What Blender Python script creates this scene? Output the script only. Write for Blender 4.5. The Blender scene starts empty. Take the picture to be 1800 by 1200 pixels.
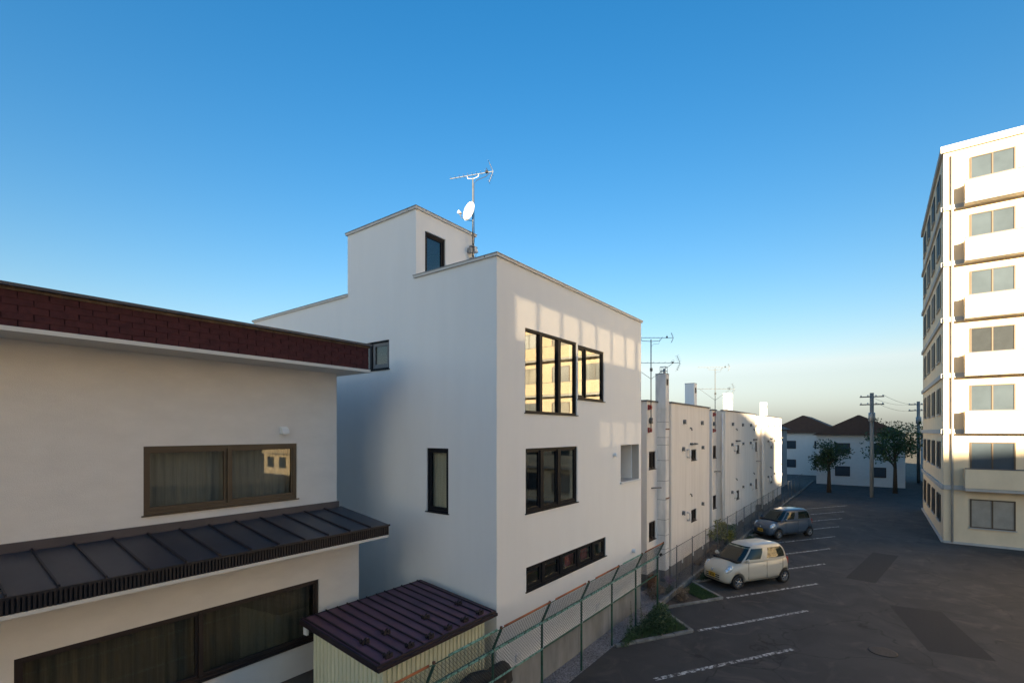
import bpy, bmesh, math, random
from mathutils import Vector, Matrix
random.seed(7)
SC = bpy.context.scene
COL = SC.collection
rad = math.radians

# ------------------------------------------------------------------ camera
# world x runs along the street front of the white house, y into the plots, z = 0 at its gravel
cam_d = bpy.data.cameras.new('camera'); cam = bpy.data.objects.new('camera', cam_d); COL.objects.link(cam)
cam.location = (-8.080, -6.428, 6.0)
cam.rotation_euler = (rad(90), 0, -math.atan2(.8018, .5976))
cam_d.sensor_width = 36; cam_d.sensor_fit = 'HORIZONTAL'
cam_d.lens = 856/1800*36
cam_d.shift_y = (758 - 600)/1800
cam_d.clip_end = 6000
SC.camera = cam

# ------------------------------------------------------------------ light
SUN_EL = rad(11.0)
SH = Vector((-.835, -.55)).normalized()          # horizontal direction towards the sun
TE = math.tan(SUN_EL)
world = bpy.data.worlds.new('World'); SC.world = world; world.use_nodes = True
wn = world.node_tree; bg = wn.nodes['Background']
sky = wn.nodes.new('ShaderNodeTexSky'); sky.sky_type = 'NISHITA'; sky.sun_disc = False
sky.sun_elevation = SUN_EL; sky.sun_rotation = math.atan2(SH.x, SH.y)
sky.altitude = 50; sky.air_density = 1.4; sky.dust_density = 1.2; sky.ozone_density = 5.0
# the camera's rendering of the whole sky: colour deepened, the same in every direction
sep = wn.nodes.new('ShaderNodeSeparateColor'); sep.mode = 'HSV'; com = wn.nodes.new('ShaderNodeCombineColor'); com.mode = 'HSV'
pw = wn.nodes.new('ShaderNodeMath'); pw.operation = 'POWER'; pw.inputs[1].default_value = .88
kv = wn.nodes.new('ShaderNodeMath'); kv.operation = 'MULTIPLY'; kv.inputs[1].default_value = .40
ks = wn.nodes.new('ShaderNodeMath'); ks.operation = 'MULTIPLY_ADD'; ks.use_clamp = True; ks.inputs[1].default_value = 2.5; ks.inputs[2].default_value = -1.06
lo_s = wn.nodes.new('ShaderNodeMath'); lo_s.operation = 'MULTIPLY'; lo_s.inputs[1].default_value = .28
mx_s = wn.nodes.new('ShaderNodeMath'); mx_s.operation = 'MAXIMUM'
wn.links.new(sky.outputs[0], sep.inputs[0]); wn.links.new(sep.outputs[0], com.inputs[0])
wn.links.new(sep.outputs[1], ks.inputs[0]); wn.links.new(sep.outputs[1], lo_s.inputs[0])
wn.links.new(ks.outputs[0], mx_s.inputs[0]); wn.links.new(lo_s.outputs[0], mx_s.inputs[1]); wn.links.new(mx_s.outputs[0], com.inputs[1])
wn.links.new(sep.outputs[2], pw.inputs[0]); wn.links.new(pw.outputs[0], kv.inputs[0]); wn.links.new(kv.outputs[0], com.inputs[2])
wn.links.new(com.outputs[0], bg.inputs[0]); bg.inputs[1].default_value = 0.12
sd = bpy.data.lights.new('sun', 'SUN'); so = bpy.data.objects.new('sun', sd); COL.objects.link(so)
sd.energy = 5.0; sd.angle = rad(0.45); sd.color = (1.0, .79, .54)
S3 = Vector((SH.x*math.cos(SUN_EL), SH.y*math.cos(SUN_EL), math.sin(SUN_EL)))
so.rotation_euler = S3.to_track_quat('Z', 'Y').to_euler()
so.location = (-20, -20, 30)
vs = SC.view_settings
vs.view_transform = 'Standard'; vs.look = 'None'; vs.gamma = 1; vs.use_curve_mapping = False
vs.exposure = 2.68
vs.use_white_balance = True; vs.white_balance_temperature = 6500; vs.white_balance_tint = 4
SC.render.engine = 'CYCLES'
SC.cycles.use_denoising = True
SC.cycles.max_bounces = 8; SC.cycles.diffuse_bounces = 4; SC.cycles.transparent_max_bounces = 16
SC.cycles.sample_clamp_indirect = 6

# ------------------------------------------------------------------ materials
MATS = {}
def nodes_of(name):
    m = bpy.data.materials.new(name); m.use_nodes = True
    nt = m.node_tree; b = nt.nodes['Principled BSDF']; MATS[name] = m
    return m, nt, b
def N(nt, t, **kw):
    n = nt.nodes.new(t)
    for k, v in kw.items():
        if k in n.inputs: n.inputs[k].default_value = v
        else: setattr(n, k, v)
    return n
def rgba(c): return (c[0], c[1], c[2], 1)
def mat(name, c, rough=.7, metal=0., var=.12, scale=3., stretch=(1, 1, 1), bump=0., bscale=60., spec=.4, c2=None, lo=.35, hi=.7, coat=0.):
    """procedural paint: colour broken up by noise in world position, fine bump"""
    m, nt, b = nodes_of(name)
    geo = N(nt, 'ShaderNodeNewGeometry'); mp = N(nt, 'ShaderNodeMapping'); mp.inputs['Scale'].default_value = stretch
    nt.links.new(geo.outputs['Position'], mp.inputs['Vector'])
    no = N(nt, 'ShaderNodeTexNoise', Scale=scale, Detail=6., Roughness=.6); nt.links.new(mp.outputs[0], no.inputs['Vector'])
    cr = N(nt, 'ShaderNodeValToRGB'); cr.color_ramp.elements[0].position = lo; cr.color_ramp.elements[1].position = hi
    d = c2 if c2 else [x*(1 - var) for x in c]
    cr.color_ramp.elements[0].color = rgba(d); cr.color_ramp.elements[1].color = rgba(c)
    nt.links.new(no.outputs['Fac'], cr.inputs[0]); nt.links.new(cr.outputs[0], b.inputs['Base Color'])
    b.inputs['Roughness'].default_value = rough; b.inputs['Metallic'].default_value = metal
    b.inputs['Specular IOR Level'].default_value = spec
    if coat: b.inputs['Coat Weight'].default_value = coat; b.inputs['Coat Roughness'].default_value = .05
    if bump:
        n2 = N(nt, 'ShaderNodeTexNoise', Scale=bscale, Detail=4.); nt.links.new(geo.outputs['Position'], n2.inputs['Vector'])
        bp = N(nt, 'ShaderNodeBump', Strength=bump, Distance=.01); nt.links.new(n2.outputs['Fac'], bp.inputs['Height'])
        nt.links.new(bp.outputs[0], b.inputs['Normal'])
    return m
def glass_mat(name, ior=2.1, tint=(.8, .84, .82), rough=0.0):
    m, nt, b = nodes_of(name); nt.nodes.remove(b); out = nt.nodes['Material Output']
    fr = N(nt, 'ShaderNodeFresnel', IOR=ior); gl = N(nt, 'ShaderNodeBsdfGlossy', Roughness=rough); tr = N(nt, 'ShaderNodeBsdfTransparent')
    tr.inputs[0].default_value = rgba(tint); mx = N(nt, 'ShaderNodeMixShader')
    geo = N(nt, 'ShaderNodeNewGeometry'); mr = N(nt, 'ShaderNodeMapRange'); mr.inputs['To Min'].default_value = ior; mr.inputs['To Max'].default_value = 1/ior
    nt.links.new(geo.outputs['Backfacing'], mr.inputs['Value']); nt.links.new(mr.outputs[0], fr.inputs['IOR'])
    nt.links.new(fr.outputs[0], mx.inputs[0]); nt.links.new(tr.outputs[0], mx.inputs[1]); nt.links.new(gl.outputs[0], mx.inputs[2])
    nt.links.new(mx.outputs[0], out.inputs[0]); return m
def worn_line_mat(name, paint, ground):
    m, nt, b = nodes_of(name); geo = N(nt, 'ShaderNodeNewGeometry')
    no = N(nt, 'ShaderNodeTexNoise', Scale=9., Detail=8., Roughness=.75); nt.links.new(geo.outputs['Position'], no.inputs['Vector'])
    cr = N(nt, 'ShaderNodeValToRGB'); cr.color_ramp.elements[0].position = .46; cr.color_ramp.elements[1].position = .58
    cr.color_ramp.elements[0].color = rgba(ground); cr.color_ramp.elements[1].color = rgba(paint)
    nt.links.new(no.outputs['Fac'], cr.inputs[0]); nt.links.new(cr.outputs[0], b.inputs['Base Color']); b.inputs['Roughness'].default_value = .85
    return m
def asphalt_mat():
    m, nt, b = nodes_of('asphalt'); geo = N(nt, 'ShaderNodeNewGeometry')
    fine = N(nt, 'ShaderNodeTexNoise', Scale=90., Detail=3.); big = N(nt, 'ShaderNodeTexNoise', Scale=.55, Detail=5., Distortion=1.2)
    vo = N(nt, 'ShaderNodeTexNoise', Scale=.9, Detail=9., Roughness=.62, Distortion=1.2)
    for n in (fine, big, vo): nt.links.new(geo.outputs['Position'], n.inputs['Vector'])
    r1 = N(nt, 'ShaderNodeValToRGB'); e = r1.color_ramp.elements
    e[0].position = .38; e[0].color = (.030, .029, .030, 1); e[1].position = .62; e[1].color = (.048, .046, .045, 1)
    nt.links.new(big.outputs['Fac'], r1.inputs[0])
    r2 = N(nt, 'ShaderNodeValToRGB'); e = r2.color_ramp.elements                     # dusty patches and puddle rims
    e[0].position = .55; e[0].color = (0, 0, 0, 1); e[1].position = .66; e[1].color = (1, 1, 1, 1)
    nt.links.new(vo.outputs['Fac'], r2.inputs[0])
    mx = N(nt, 'ShaderNodeMix'); mx.data_type = 'RGBA'; mul = N(nt, 'ShaderNodeMath', operation='MULTIPLY'); mul.inputs[1].default_value = .55
    nt.links.new(r2.outputs[0], mul.inputs[0]); nt.links.new(mul.outputs[0], mx.inputs[0])
    nt.links.new(r1.outputs[0], mx.inputs[6]); mx.inputs[7].default_value = (.095, .082, .072, 1)
    m2 = N(nt, 'ShaderNodeMix'); m2.data_type = 'RGBA'; m2.blend_type = 'MULTIPLY'; m2.inputs[0].default_value = .5
    r3 = N(nt, 'ShaderNodeValToRGB'); r3.color_ramp.elements[0].position = .3; r3.color_ramp.elements[0].color = (.4, .4, .4, 1); r3.color_ramp.elements[1].position = .6
    nt.links.new(fine.outputs['Fac'], r3.inputs[0]); nt.links.new(mx.outputs[2], m2.inputs[6]); nt.links.new(r3.outputs[0], m2.inputs[7])
    wob = N(nt, 'ShaderNodeTexNoise', Scale=1.2, Detail=4.); nt.links.new(geo.outputs['Position'], wob.inputs['Vector'])
    add = N(nt, 'ShaderNodeVectorMath', operation='MULTIPLY_ADD'); add.inputs[1].default_value = (.9, .9, .9)
    nt.links.new(wob.outputs['Color'], add.inputs[0]); nt.links.new(geo.outputs['Position'], add.inputs[2])
    ck = N(nt, 'ShaderNodeTexVoronoi', Scale=.28); ck.feature = 'DISTANCE_TO_EDGE'; nt.links.new(add.outputs[0], ck.inputs['Vector'])
    r4 = N(nt, 'ShaderNodeValToRGB'); r4.color_ramp.elements[0].position = .002; r4.color_ramp.elements[0].color = (.35, .35, .35, 1); r4.color_ramp.elements[1].position = .006
    nt.links.new(ck.outputs['Distance'], r4.inputs[0])
    m3 = N(nt, 'ShaderNodeMix'); m3.data_type = 'RGBA'; m3.blend_type = 'MULTIPLY'; m3.inputs[0].default_value = 1.
    nt.links.new(m2.outputs[2], m3.inputs[6]); nt.links.new(r4.outputs[0], m3.inputs[7]); m2 = m3
    nt.links.new(m2.outputs[2], b.inputs['Base Color']); b.inputs['Roughness'].default_value = .85
    bp = N(nt, 'ShaderNodeBump', Strength=.5, Distance=.008); nt.links.new(fine.outputs['Fac'], bp.inputs['Height']); nt.links.new(bp.outputs[0], b.inputs['Normal'])
    return m
def gravel_mat(name, c1, c2, scale):
    m, nt, b = nodes_of(name); geo = N(nt, 'ShaderNodeNewGeometry')
    v = N(nt, 'ShaderNodeTexVoronoi', Scale=scale); nt.links.new(geo.outputs['Position'], v.inputs['Vector'])
    big = N(nt, 'ShaderNodeTexNoise', Scale=1.3, Detail=5.); nt.links.new(geo.outputs['Position'], big.inputs['Vector'])
    cr = N(nt, 'ShaderNodeValToRGB'); cr.color_ramp.elements[0].color = rgba(c1); cr.color_ramp.elements[1].color = rgba(c2)
    sep = N(nt, 'ShaderNodeSeparateColor'); nt.links.new(v.outputs['Color'], sep.inputs[0]); nt.links.new(sep.outputs[0], cr.inputs[0])
    mx = N(nt, 'ShaderNodeMix'); mx.data_type = 'RGBA'; mx.blend_type = 'MULTIPLY'; mx.inputs[0].default_value = .6
    nt.links.new(cr.outputs[0], mx.inputs[6]); nt.links.new(big.outputs['Fac'], mx.inputs[7]); nt.links.new(mx.outputs[2], b.inputs['Base Color'])
    b.inputs['Roughness'].default_value = .9
    bp = N(nt, 'ShaderNodeBump', Strength=1., Distance=.02); bp.invert = True; nt.links.new(v.outputs['Distance'], bp.inputs['Height']); nt.links.new(bp.outputs[0], b.inputs['Normal'])
    return m
def leaf_mat(name, c, c2):
    m, nt, b = nodes_of(name); geo = N(nt, 'ShaderNodeNewGeometry')
    no = N(nt, 'ShaderNodeTexNoise', Scale=14., Detail=2.); nt.links.new(geo.outputs['Position'], no.inputs['Vector'])
    cr = N(nt, 'ShaderNodeValToRGB'); cr.color_ramp.elements[0].position = .35; cr.color_ramp.elements[1].position = .65
    cr.color_ramp.elements[0].color = rgba(c); cr.color_ramp.elements[1].color = rgba(c2)
    nt.links.new(no.outputs['Fac'], cr.inputs[0]); nt.links.new(cr.outputs[0], b.inputs['Base Color'])
    b.inputs['Roughness'].default_value = .6; b.inputs['Subsurface Weight'].default_value = 0
    b.inputs['Transmission Weight'].default_value = 0
    return m

stucco = mat('stucco', (.88, .865, .84), .9, var=.03, scale=1.2, stretch=(2, 2, .35), bump=.25, bscale=220)
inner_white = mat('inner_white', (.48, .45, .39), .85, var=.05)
niche_shade = mat('niche_shade', (.50, .475, .44), .9, var=.08)  # stucco tone darkened to put the niche's shade into its colour
coping_metal = mat('coping_metal', (.70, .68, .65), .5, var=.1)
dark_metal = mat('dark_metal', (.10, .10, .11), .5, var=.15)
frame_black = mat('frame_black', (.017, .018, .022), .5, var=.2, spec=.12)
frame_grey = mat('frame_grey', (.20, .20, .20), .5, var=.15)
frame_bronze = mat('frame_bronze', (.10, .068, .042), .45, var=.2)
frame_brown = mat('frame_brown', (.035, .024, .022), .45, var=.2)
concrete = mat('concrete', (.30, .30, .29), .92, var=.35, scale=1.1, stretch=(2, 2, .6), bump=.3, bscale=90)
concrete_dark = mat('concrete_dark', (.17, .165, .16), .92, var=.4, scale=1.2, bump=.3, bscale=90)
kerb_concrete = mat('kerb_concrete', (.26, .25, .23), .95, var=.5, scale=3, bump=.4, bscale=70)
trim_white = mat('trim_white', (.72, .74, .74), .5, var=.05)
cream_wall = mat('cream_wall', (.78, .73, .68), .92, var=.07, scale=2., stretch=(1, 1, 2.2), bump=.5, bscale=130)
cream_soffit = mat('cream_soffit', (.68, .66, .62), .8, var=.05)
shingle_red = mat('shingle_red', (.085, .024, .026), .9, var=.35, scale=12., bump=.5, bscale=250)
shingle_back = mat('shingle_back', (.03, .01, .012), .95)
pent_steel = mat('pent_steel', (.060, .060, .074), .42, metal=.2, var=.3, scale=2.2, stretch=(1, .5, 1))
flash_brown = mat('flash_brown', (.10, .082, .085), .5, var=.2)
rib_black = mat('rib_black', (.022, .018, .022), .5, var=.2)
shed_roof_m = mat('shed_roof', (.155, .072, .10), .62, metal=0., var=.3, scale=2.5, stretch=(1, .6, 1))
shed_trim_m = mat('shed_trim', (.030, .019, .024), .5, var=.2)
shed_wall_m = mat('shed_wall', (.83, .80, .56), .55, var=.1, scale=2.)
fence_green = mat('fence_green', (.045, .155, .11), .55, var=.45, scale=14., c2=(.03, .085, .055))
fence_pale = mat('fence_pale', (.22, .44, .40), .55, scale=16., c2=(.07, .18, .14), lo=.42, hi=.56)
fence_rust = mat('fence_rust', (.48, .17, .075), .8, scale=1.5, c2=(.15, .045, .03), lo=.4, hi=.6)
wire_green = mat('wire_green', (.045, .065, .07), .5, var=.3)
galv = mat('galv', (.34, .35, .36), .45, metal=.5, var=.25, scale=10)
galv_dark = mat('galv_dark', (.15, .155, .16), .5, metal=.4, var=.3, scale=10)
wire_grey = mat('wire_grey', (.22, .23, .24), .5, metal=.3)
apt_wall_m = mat('apartment_wall', (.78, .725, .67), .93, c2=(.68, .625, .57), scale=1.1, stretch=(2.6, 2.6, .25), lo=.28, hi=.55, bump=.3, bscale=60)
apt_block_m = mat('apartment_block', (.76, .73, .70), .93, c2=(.56, .54, .52), scale=1.6, stretch=(2, 2, .6), lo=.3, hi=.58, bump=.3, bscale=60)
plinth_m = mat('plinth_stained', (.24, .225, .21), .95, c2=(.13, .12, .115), scale=1.5, stretch=(3, 3, .3), bump=.3)
red_paint = mat('red_paint', (.33, .035, .03), .6, var=.3, scale=20)
white_plastic = mat('white_plastic', (.78, .78, .77), .4, var=.04)
dish_white = mat('dish_white', (.86, .85, .82), .35, var=.03)
black_rubber = mat('black_rubber', (.018, .018, .018), .7, var=.2)
vent_grey = mat('vent_grey', (.17, .165, .16), .5, metal=.3, var=.3, scale=15)
curtain_red = mat('curtain_red', (.60, .16, .16), .9, var=.2, scale=8)
curtain_grey = mat('curtain_grey', (.30, .30, .29), .95, var=.25, scale=5, stretch=(14, 14, .3))
curtain_pale = mat('curtain_pale', (.74, .70, .58), .95, var=.25, scale=3, stretch=(10, 10, .3))
curtain_brown = mat('curtain_brown', (.16, .14, .115), .95, var=.3, scale=4, stretch=(10, 10, .3))
wood_floor = mat('wood_floor', (.30, .19, .11), .5, var=.3, scale=4)
rust_brown = mat('rust_brown', (.20, .10, .06), .9, var=.4, scale=8)
earth = mat('earth', (.10, .075, .055), 1., var=.5, scale=6, bump=1., bscale=40)
tarp_dark = mat('tarp_dark', (.028, .027, .030), .7, var=.4, scale=6, bump=.8, bscale=14)
log_brown = mat('log_brown', (.19, .13, .09), .95, var=.5, scale=9, bump=1., bscale=30)
asphalt = asphalt_mat()
patch_mat = mat('patch_asphalt', (.030, .029, .030), .9, var=.3, scale=30, bump=.4, bscale=120)
iron = mat('iron', (.07, .06, .055), .7, metal=.5, var=.4, scale=25)
gravel = gravel_mat('gravel', (.18, .17, .17), (.46, .43, .44), 38.)
gravel_dark = gravel_mat('gravel_dark', (.08, .07, .06), (.24, .22, .20), 26.)
soil = gravel_mat('soil', (.07, .06, .045), (.17, .15, .11), 18.)
line_white = worn_line_mat('line_white', (.62, .61, .58), (.045, .043, .042))
glass = glass_mat('glass', 2.1, (.86, .89, .87))
glass_blue = glass_mat('glass_blue', 2.0, (.72, .78, .8))
glass_dim = glass_mat('glass_dim', 1.45, (.85, .86, .83))
car_glass = glass_mat('car_glass', 1.75, (.42, .56, .50))
patch_filter = glass_mat('patch_filter', 1.15, (.29, .28, .27))  # filter that dims the sun through the added screen
patch_filter_dark = glass_mat('patch_filter_dark', 1.15, (.165, .16, .16))  # stronger filter for the fainter lower sun patches
leaf_green = leaf_mat('leaf_green', (.030, .062, .018), (.065, .12, .034))
leaf_dark = leaf_mat('leaf_dark', (.018, .042, .016), (.045, .085, .028))
leaf_yellow = leaf_mat('leaf_yellow', (.08, .11, .025), (.24, .20, .03))
leaf_dry = leaf_mat('leaf_dry', (.11, .075, .045), (.24, .165, .11))
leaf_purple = leaf_mat('leaf_purple', (.16, .10, .16), (.24, .15, .22))
bark = mat('bark', (.10, .075, .055), .95, var=.4, scale=12)
car_paint = mat('car_paint', (.53, .475, .385), .32, var=.03, spec=.5, coat=.6)
car_slate = mat('car_slate', (.05, .075, .11), .3, var=.03, spec=.5, coat=.6)
chrome = mat('chrome', (.62, .63, .65), .22, metal=.9, var=.08)
lens_mat = mat('lens', (.72, .75, .76), .16, metal=.35, var=.5, scale=22, spec=.8, coat=1.)
plate_yellow = mat('plate_yellow', (.62, .36, .03), .5, var=.05)
plate_black = mat('plate_black', (.02, .02, .02), .5)
tile_beige = mat('tile_beige', (.74, .60, .41), .8, var=.12, scale=1.2, stretch=(1, 1, .5))
slab_grey = mat('slab_grey', (.45, .44, .42), .9, var=.15)
roof_brown = mat('roof_brown', (.13, .075, .055), .8, var=.2)
opp_glass = mat('opposite_glass', (.06, .08, .10), .3, var=.3, scale=.6, spec=.12)
opp_blind = mat('opposite_blind', (.34, .31, .26), .6, var=.2, scale=2.)
opp_dark = mat('opposite_dark', (.03, .035, .04), .3, var=.2, spec=.15)

# ------------------------------------------------------------------ mesh helpers
ORG = {}
def mark(o, label=None, cat=None, group=None, kind=None):
    if label: o['label'] = label
    if cat: o['category'] = cat
    if group: o['group'] = group
    if kind: o['kind'] = kind
    return o
def thing(name, loc, label, cat, group=None, rz=0.):
    o = bpy.data.objects.new(name, None); COL.objects.link(o); o.location = loc; o.rotation_euler = (0, 0, rz)
    o.empty_display_size = .3; ORG[o.name] = Vector(loc) if not rz else Vector((0, 0, 0))
    return mark(o, label, cat, group)
class MB:
    def __init__(s): s.v = []; s.f = []; s.sm = []
    def quad(s, *p, smooth=False):
        i = len(s.v); s.v += [tuple(q) for q in p]; s.f.append(tuple(range(i, i + len(p)))); s.sm.append(smooth); return s
    def box(s, x0, x1, y0, y1, z0, z1):
        x0, x1 = sorted((x0, x1)); y0, y1 = sorted((y0, y1)); z0, z1 = sorted((z0, z1)); i = len(s.v)
        s.v += [(x, y, z) for z in (z0, z1) for x, y in ((x0, y0), (x1, y0), (x1, y1), (x0, y1))]
        for f in ((3, 2, 1, 0), (4, 5, 6, 7), (0, 1, 5, 4), (1, 2, 6, 5), (2, 3, 7, 6), (3, 0, 4, 7)):
            s.f.append(tuple(i + k for k in f)); s.sm.append(False)
        return s
    def hexa(s, p):                                   # 8 corners: bottom ring then top ring
        i = len(s.v); s.v += [tuple(q) for q in p]
        for f in ((3, 2, 1, 0), (4, 5, 6, 7), (0, 1, 5, 4), (1, 2, 6, 5), (2, 3, 7, 6), (3, 0, 4, 7)):
            s.f.append(tuple(i + k for k in f)); s.sm.append(False)
        return s
    def prism(s, pts, z0, z1):
        n = len(pts); i = len(s.v); s.v += [(x, y, z0) for x, y in pts] + [(x, y, z1) for x, y in pts]
        s.f.append(tuple(i + k for k in reversed(range(n)))); s.f.append(tuple(i + n + k for k in range(n)))
        for k in range(n): s.f.append((i + k, i + (k + 1) % n, i + n + (k + 1) % n, i + n + k))
        s.sm += [False]*(n + 2); return s
    def tube(s, path, r, n=6, cap=True, r2=None):
        P = [Vector(p) for p in path]; i0 = len(s.v); m = len(P)
        for k, p in enumerate(P):
            t = (P[min(k + 1, m - 1)] - P[max(k - 1, 0)]).normalized()
            up = Vector((0, 0, 1)) if abs(t.z) < .9 else Vector((1, 0, 0))
            a = t.cross(up).normalized(); b = a.cross(t).normalized()
            rr = r if r2 is None else r + (r2 - r)*k/(m - 1)
            for j in range(n):
                w = 2*math.pi*(j + .5)/n; s.v.append(tuple(p + a*math.cos(w)*rr + b*math.sin(w)*rr))
        for k in range(m - 1):
            for j in range(n):
                a = i0 + k*n + j; b = i0 + k*n + (j + 1) % n; s.f.append((a, b, b + n, a + n)); s.sm.append(n > 5)
        if cap:
            s.f.append(tuple(i0 + j for j in reversed(range(n)))); s.f.append(tuple(i0 + (m - 1)*n + j for j in range(n))); s.sm += [False]*2
        return s
    def lathe(s, c, axis, prof, n=16, smooth=True):    # prof: (distance along axis, radius)
        c = Vector(c); t = Vector(axis).normalized(); up = Vector((0, 0, 1)) if abs(t.z) < .9 else Vector((1, 0, 0))
        a = t.cross(up).normalized(); b = a.cross(t).normalized(); i0 = len(s.v)
        for d, r in prof:
            for j in range(n):
                w = 2*math.pi*j/n; s.v.append(tuple(c + t*d + a*math.cos(w)*r + b*math.sin(w)*r))
        for k in range(len(prof) - 1):
            for j in range(n):
                p = i0 + k*n + j; q = i0 + k*n + (j + 1) % n; s.f.append((p, q, q + n, p + n)); s.sm.append(smooth)
        s.f.append(tuple(i0 + j for j in reversed(range(n)))); s.f.append(tuple(i0 + (len(prof) - 1)*n + j for j in range(n))); s.sm += [False]*2
        return s
    def grid(s, rows, smooth=True, closed=False):
        n = len(rows[0]); i0 = len(s.v)
        for r in rows: s.v += [tuple(p) for p in r]
        for k in range(len(rows) - 1):
            for j in range(n if closed else n - 1):
                a = i0 + k*n + j; b = i0 + k*n + (j + 1) % n; s.f.append((a, b, b + n, a + n)); s.sm.append(smooth)
        return s
    def mesh(s, name, m, org=Vector((0, 0, 0)), fix=True, bevel=0.):
        me = bpy.data.meshes.new(name)
        me.from_pydata([(v[0] - org.x, v[1] - org.y, v[2] - org.z) for v in s.v], [], s.f)
        me.polygons.foreach_set('use_smooth', s.sm)
        if fix or bevel:
            bm = bmesh.new(); bm.from_mesh(me)
            if fix:
                bmesh.ops.remove_doubles(bm, verts=bm.verts, dist=1e-5); bmesh.ops.recalc_face_normals(bm, faces=bm.faces)
            if bevel:
                es = [e for e in bm.edges if e.is_manifold and e.calc_face_angle(0) > .5]
                bmesh.ops.bevel(bm, geom=es, offset=bevel, segments=1, affect='EDGES')
            bm.to_mesh(me); bm.free()
        me.materials.append(m); me.update(); return me
    def build(s, name, m, parent=None, fix=True, bevel=0., **tags):
        org = ORG[parent.name] if parent else Vector((0, 0, 0))
        o = bpy.data.objects.new(name, s.mesh(name, m, org, fix, bevel)); COL.objects.link(o)
        if parent: o.parent = parent; ORG[o.name] = org
        mark(o, **tags); return o
def inst(me, name, loc, parent=None, rot=(0, 0, 0), scale=(1, 1, 1)):
    o = bpy.data.objects.new(name, me); COL.objects.link(o); o.rotation_euler = rot; o.scale = scale
    o.location = Vector(loc) - (ORG[parent.name] if parent else Vector((0, 0, 0)))
    if parent: o.parent = parent
    return o
def struct(o): o['kind'] = 'structure'; return o

class Face:
    """a vertical wall plane: u along it, d outwards, z up; axis-aligned"""
    def __init__(s, ox, oy, U, Nn): s.o = (ox, oy); s.U = U; s.N = Nn
    def p(s, u, d, z): return (s.o[0] + u*s.U[0] + d*s.N[0], s.o[1] + u*s.U[1] + d*s.N[1], z)
    def box(s, mb, u0, u1, d0, d1, z0, z1):
        a = s.p(u0, d0, z0); b = s.p(u1, d1, z1); return mb.box(a[0], b[0], a[1], b[1], a[2], b[2])
    def wall(s, mb, u0, u1, z0, z1, holes, th):
        """solid wall of thickness th with rectangular openings (u0,u1,z0,z1)"""
        us = sorted({u0, u1, *[c for h in holes for c in h[:2]]}); zs = sorted({z0, z1, *[c for h in holes for c in h[2:]]})
        us = [x for x in us if u0 <= x <= u1]; zs = [x for x in zs if z0 <= x <= z1]
        def solid(i, j):
            if i < 0 or j < 0 or i >= len(us) - 1 or j >= len(zs) - 1: return False
            c = (us[i] + us[i + 1])/2; d = (zs[j] + zs[j + 1])/2
            return not any(h[0] < c < h[1] and h[2] < d < h[3] for h in holes)
        P = s.p
        for i in range(len(us) - 1):
            for j in range(len(zs) - 1):
                if not solid(i, j): continue
                a, b, c, d = us[i], us[i + 1], zs[j], zs[j + 1]
                mb.quad(P(a, 0, c), P(b, 0, c), P(b, 0, d), P(a, 0, d)); mb.quad(P(a, -th, c), P(a, -th, d), P(b, -th, d), P(b, -th, c))
                if not solid(i - 1, j): mb.quad(P(a, 0, c), P(a, 0, d), P(a, -th, d), P(a, -th, c))
                if not solid(i + 1, j): mb.quad(P(b, 0, c), P(b, -th, c), P(b, -th, d), P(b, 0, d))
                if not solid(i, j - 1): mb.quad(P(a, 0, c), P(a, -th, c), P(b, -th, c), P(b, 0, c))
                if not solid(i, j + 1): mb.quad(P(a, 0, d), P(b, 0, d), P(b, -th, d), P(a, -th, d))
        return mb
    def ring(s, mb, u0, u1, z0, z1, w, d0, d1, wb=None):
        wb = wb or w
        s.box(mb, u0, u0 + w, d0, d1, z0, z1); s.box(mb, u1 - w, u1, d0, d1, z0, z1)
        s.box(mb, u0 + w, u1 - w, d0, d1, z0, z0 + wb); s.box(mb, u0 + w, u1 - w, d0, d1, z1 - w, z1); return mb

def window(fc, root, u0, u1, z0, z1, bays, fm, gm, fw=.045, mull=.07, sash=.05, d_out=-.03, d_in=-.12, sill=True, sill_m=None, sill_over=.03, sash_m=None):
    """window part: frame + one sash and pane per bay + sill. bays: list of (u0,u1,has_sash)"""
    mb = MB(); fc.ring(mb, u0 + .004, u1 - .004, z0 + .004, z1 - .004, fw, d_in, d_out)
    for k in range(len(bays) - 1):
        a = bays[k][1]; b = bays[k + 1][0]; fc.box(mb, a, b, d_in, d_out + .012, z0 + fw, z1 - fw)
    w = mb.build('window', fm, root)
    for a, b, sh in bays:
        za, zb = z0 + fw + .004, z1 - fw - .004; a += .002; b -= .002
        if sh:
            m2 = MB(); fc.ring(m2, a, b, za, zb, sash, d_in + .02, d_out - .02, sash*1.2); m2.build('sash', sash_m or fm, w, bevel=.004)
            a += sash; b -= sash; za += sash*1.2; zb -= sash
        m3 = MB(); fc.box(m3, a - .004, b + .004, (d_in + d_out)/2 - .006, (d_in + d_out)/2, za - .004, zb + .004); m3.build('pane', gm, w)
    if sill:
        m4 = MB(); fc.box(m4, u0 - sill_over, u1 + sill_over, d_in, .03, z0 - .018, z0 + .003); m4.build('sill', sill_m or fm, w)
    return w

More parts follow.
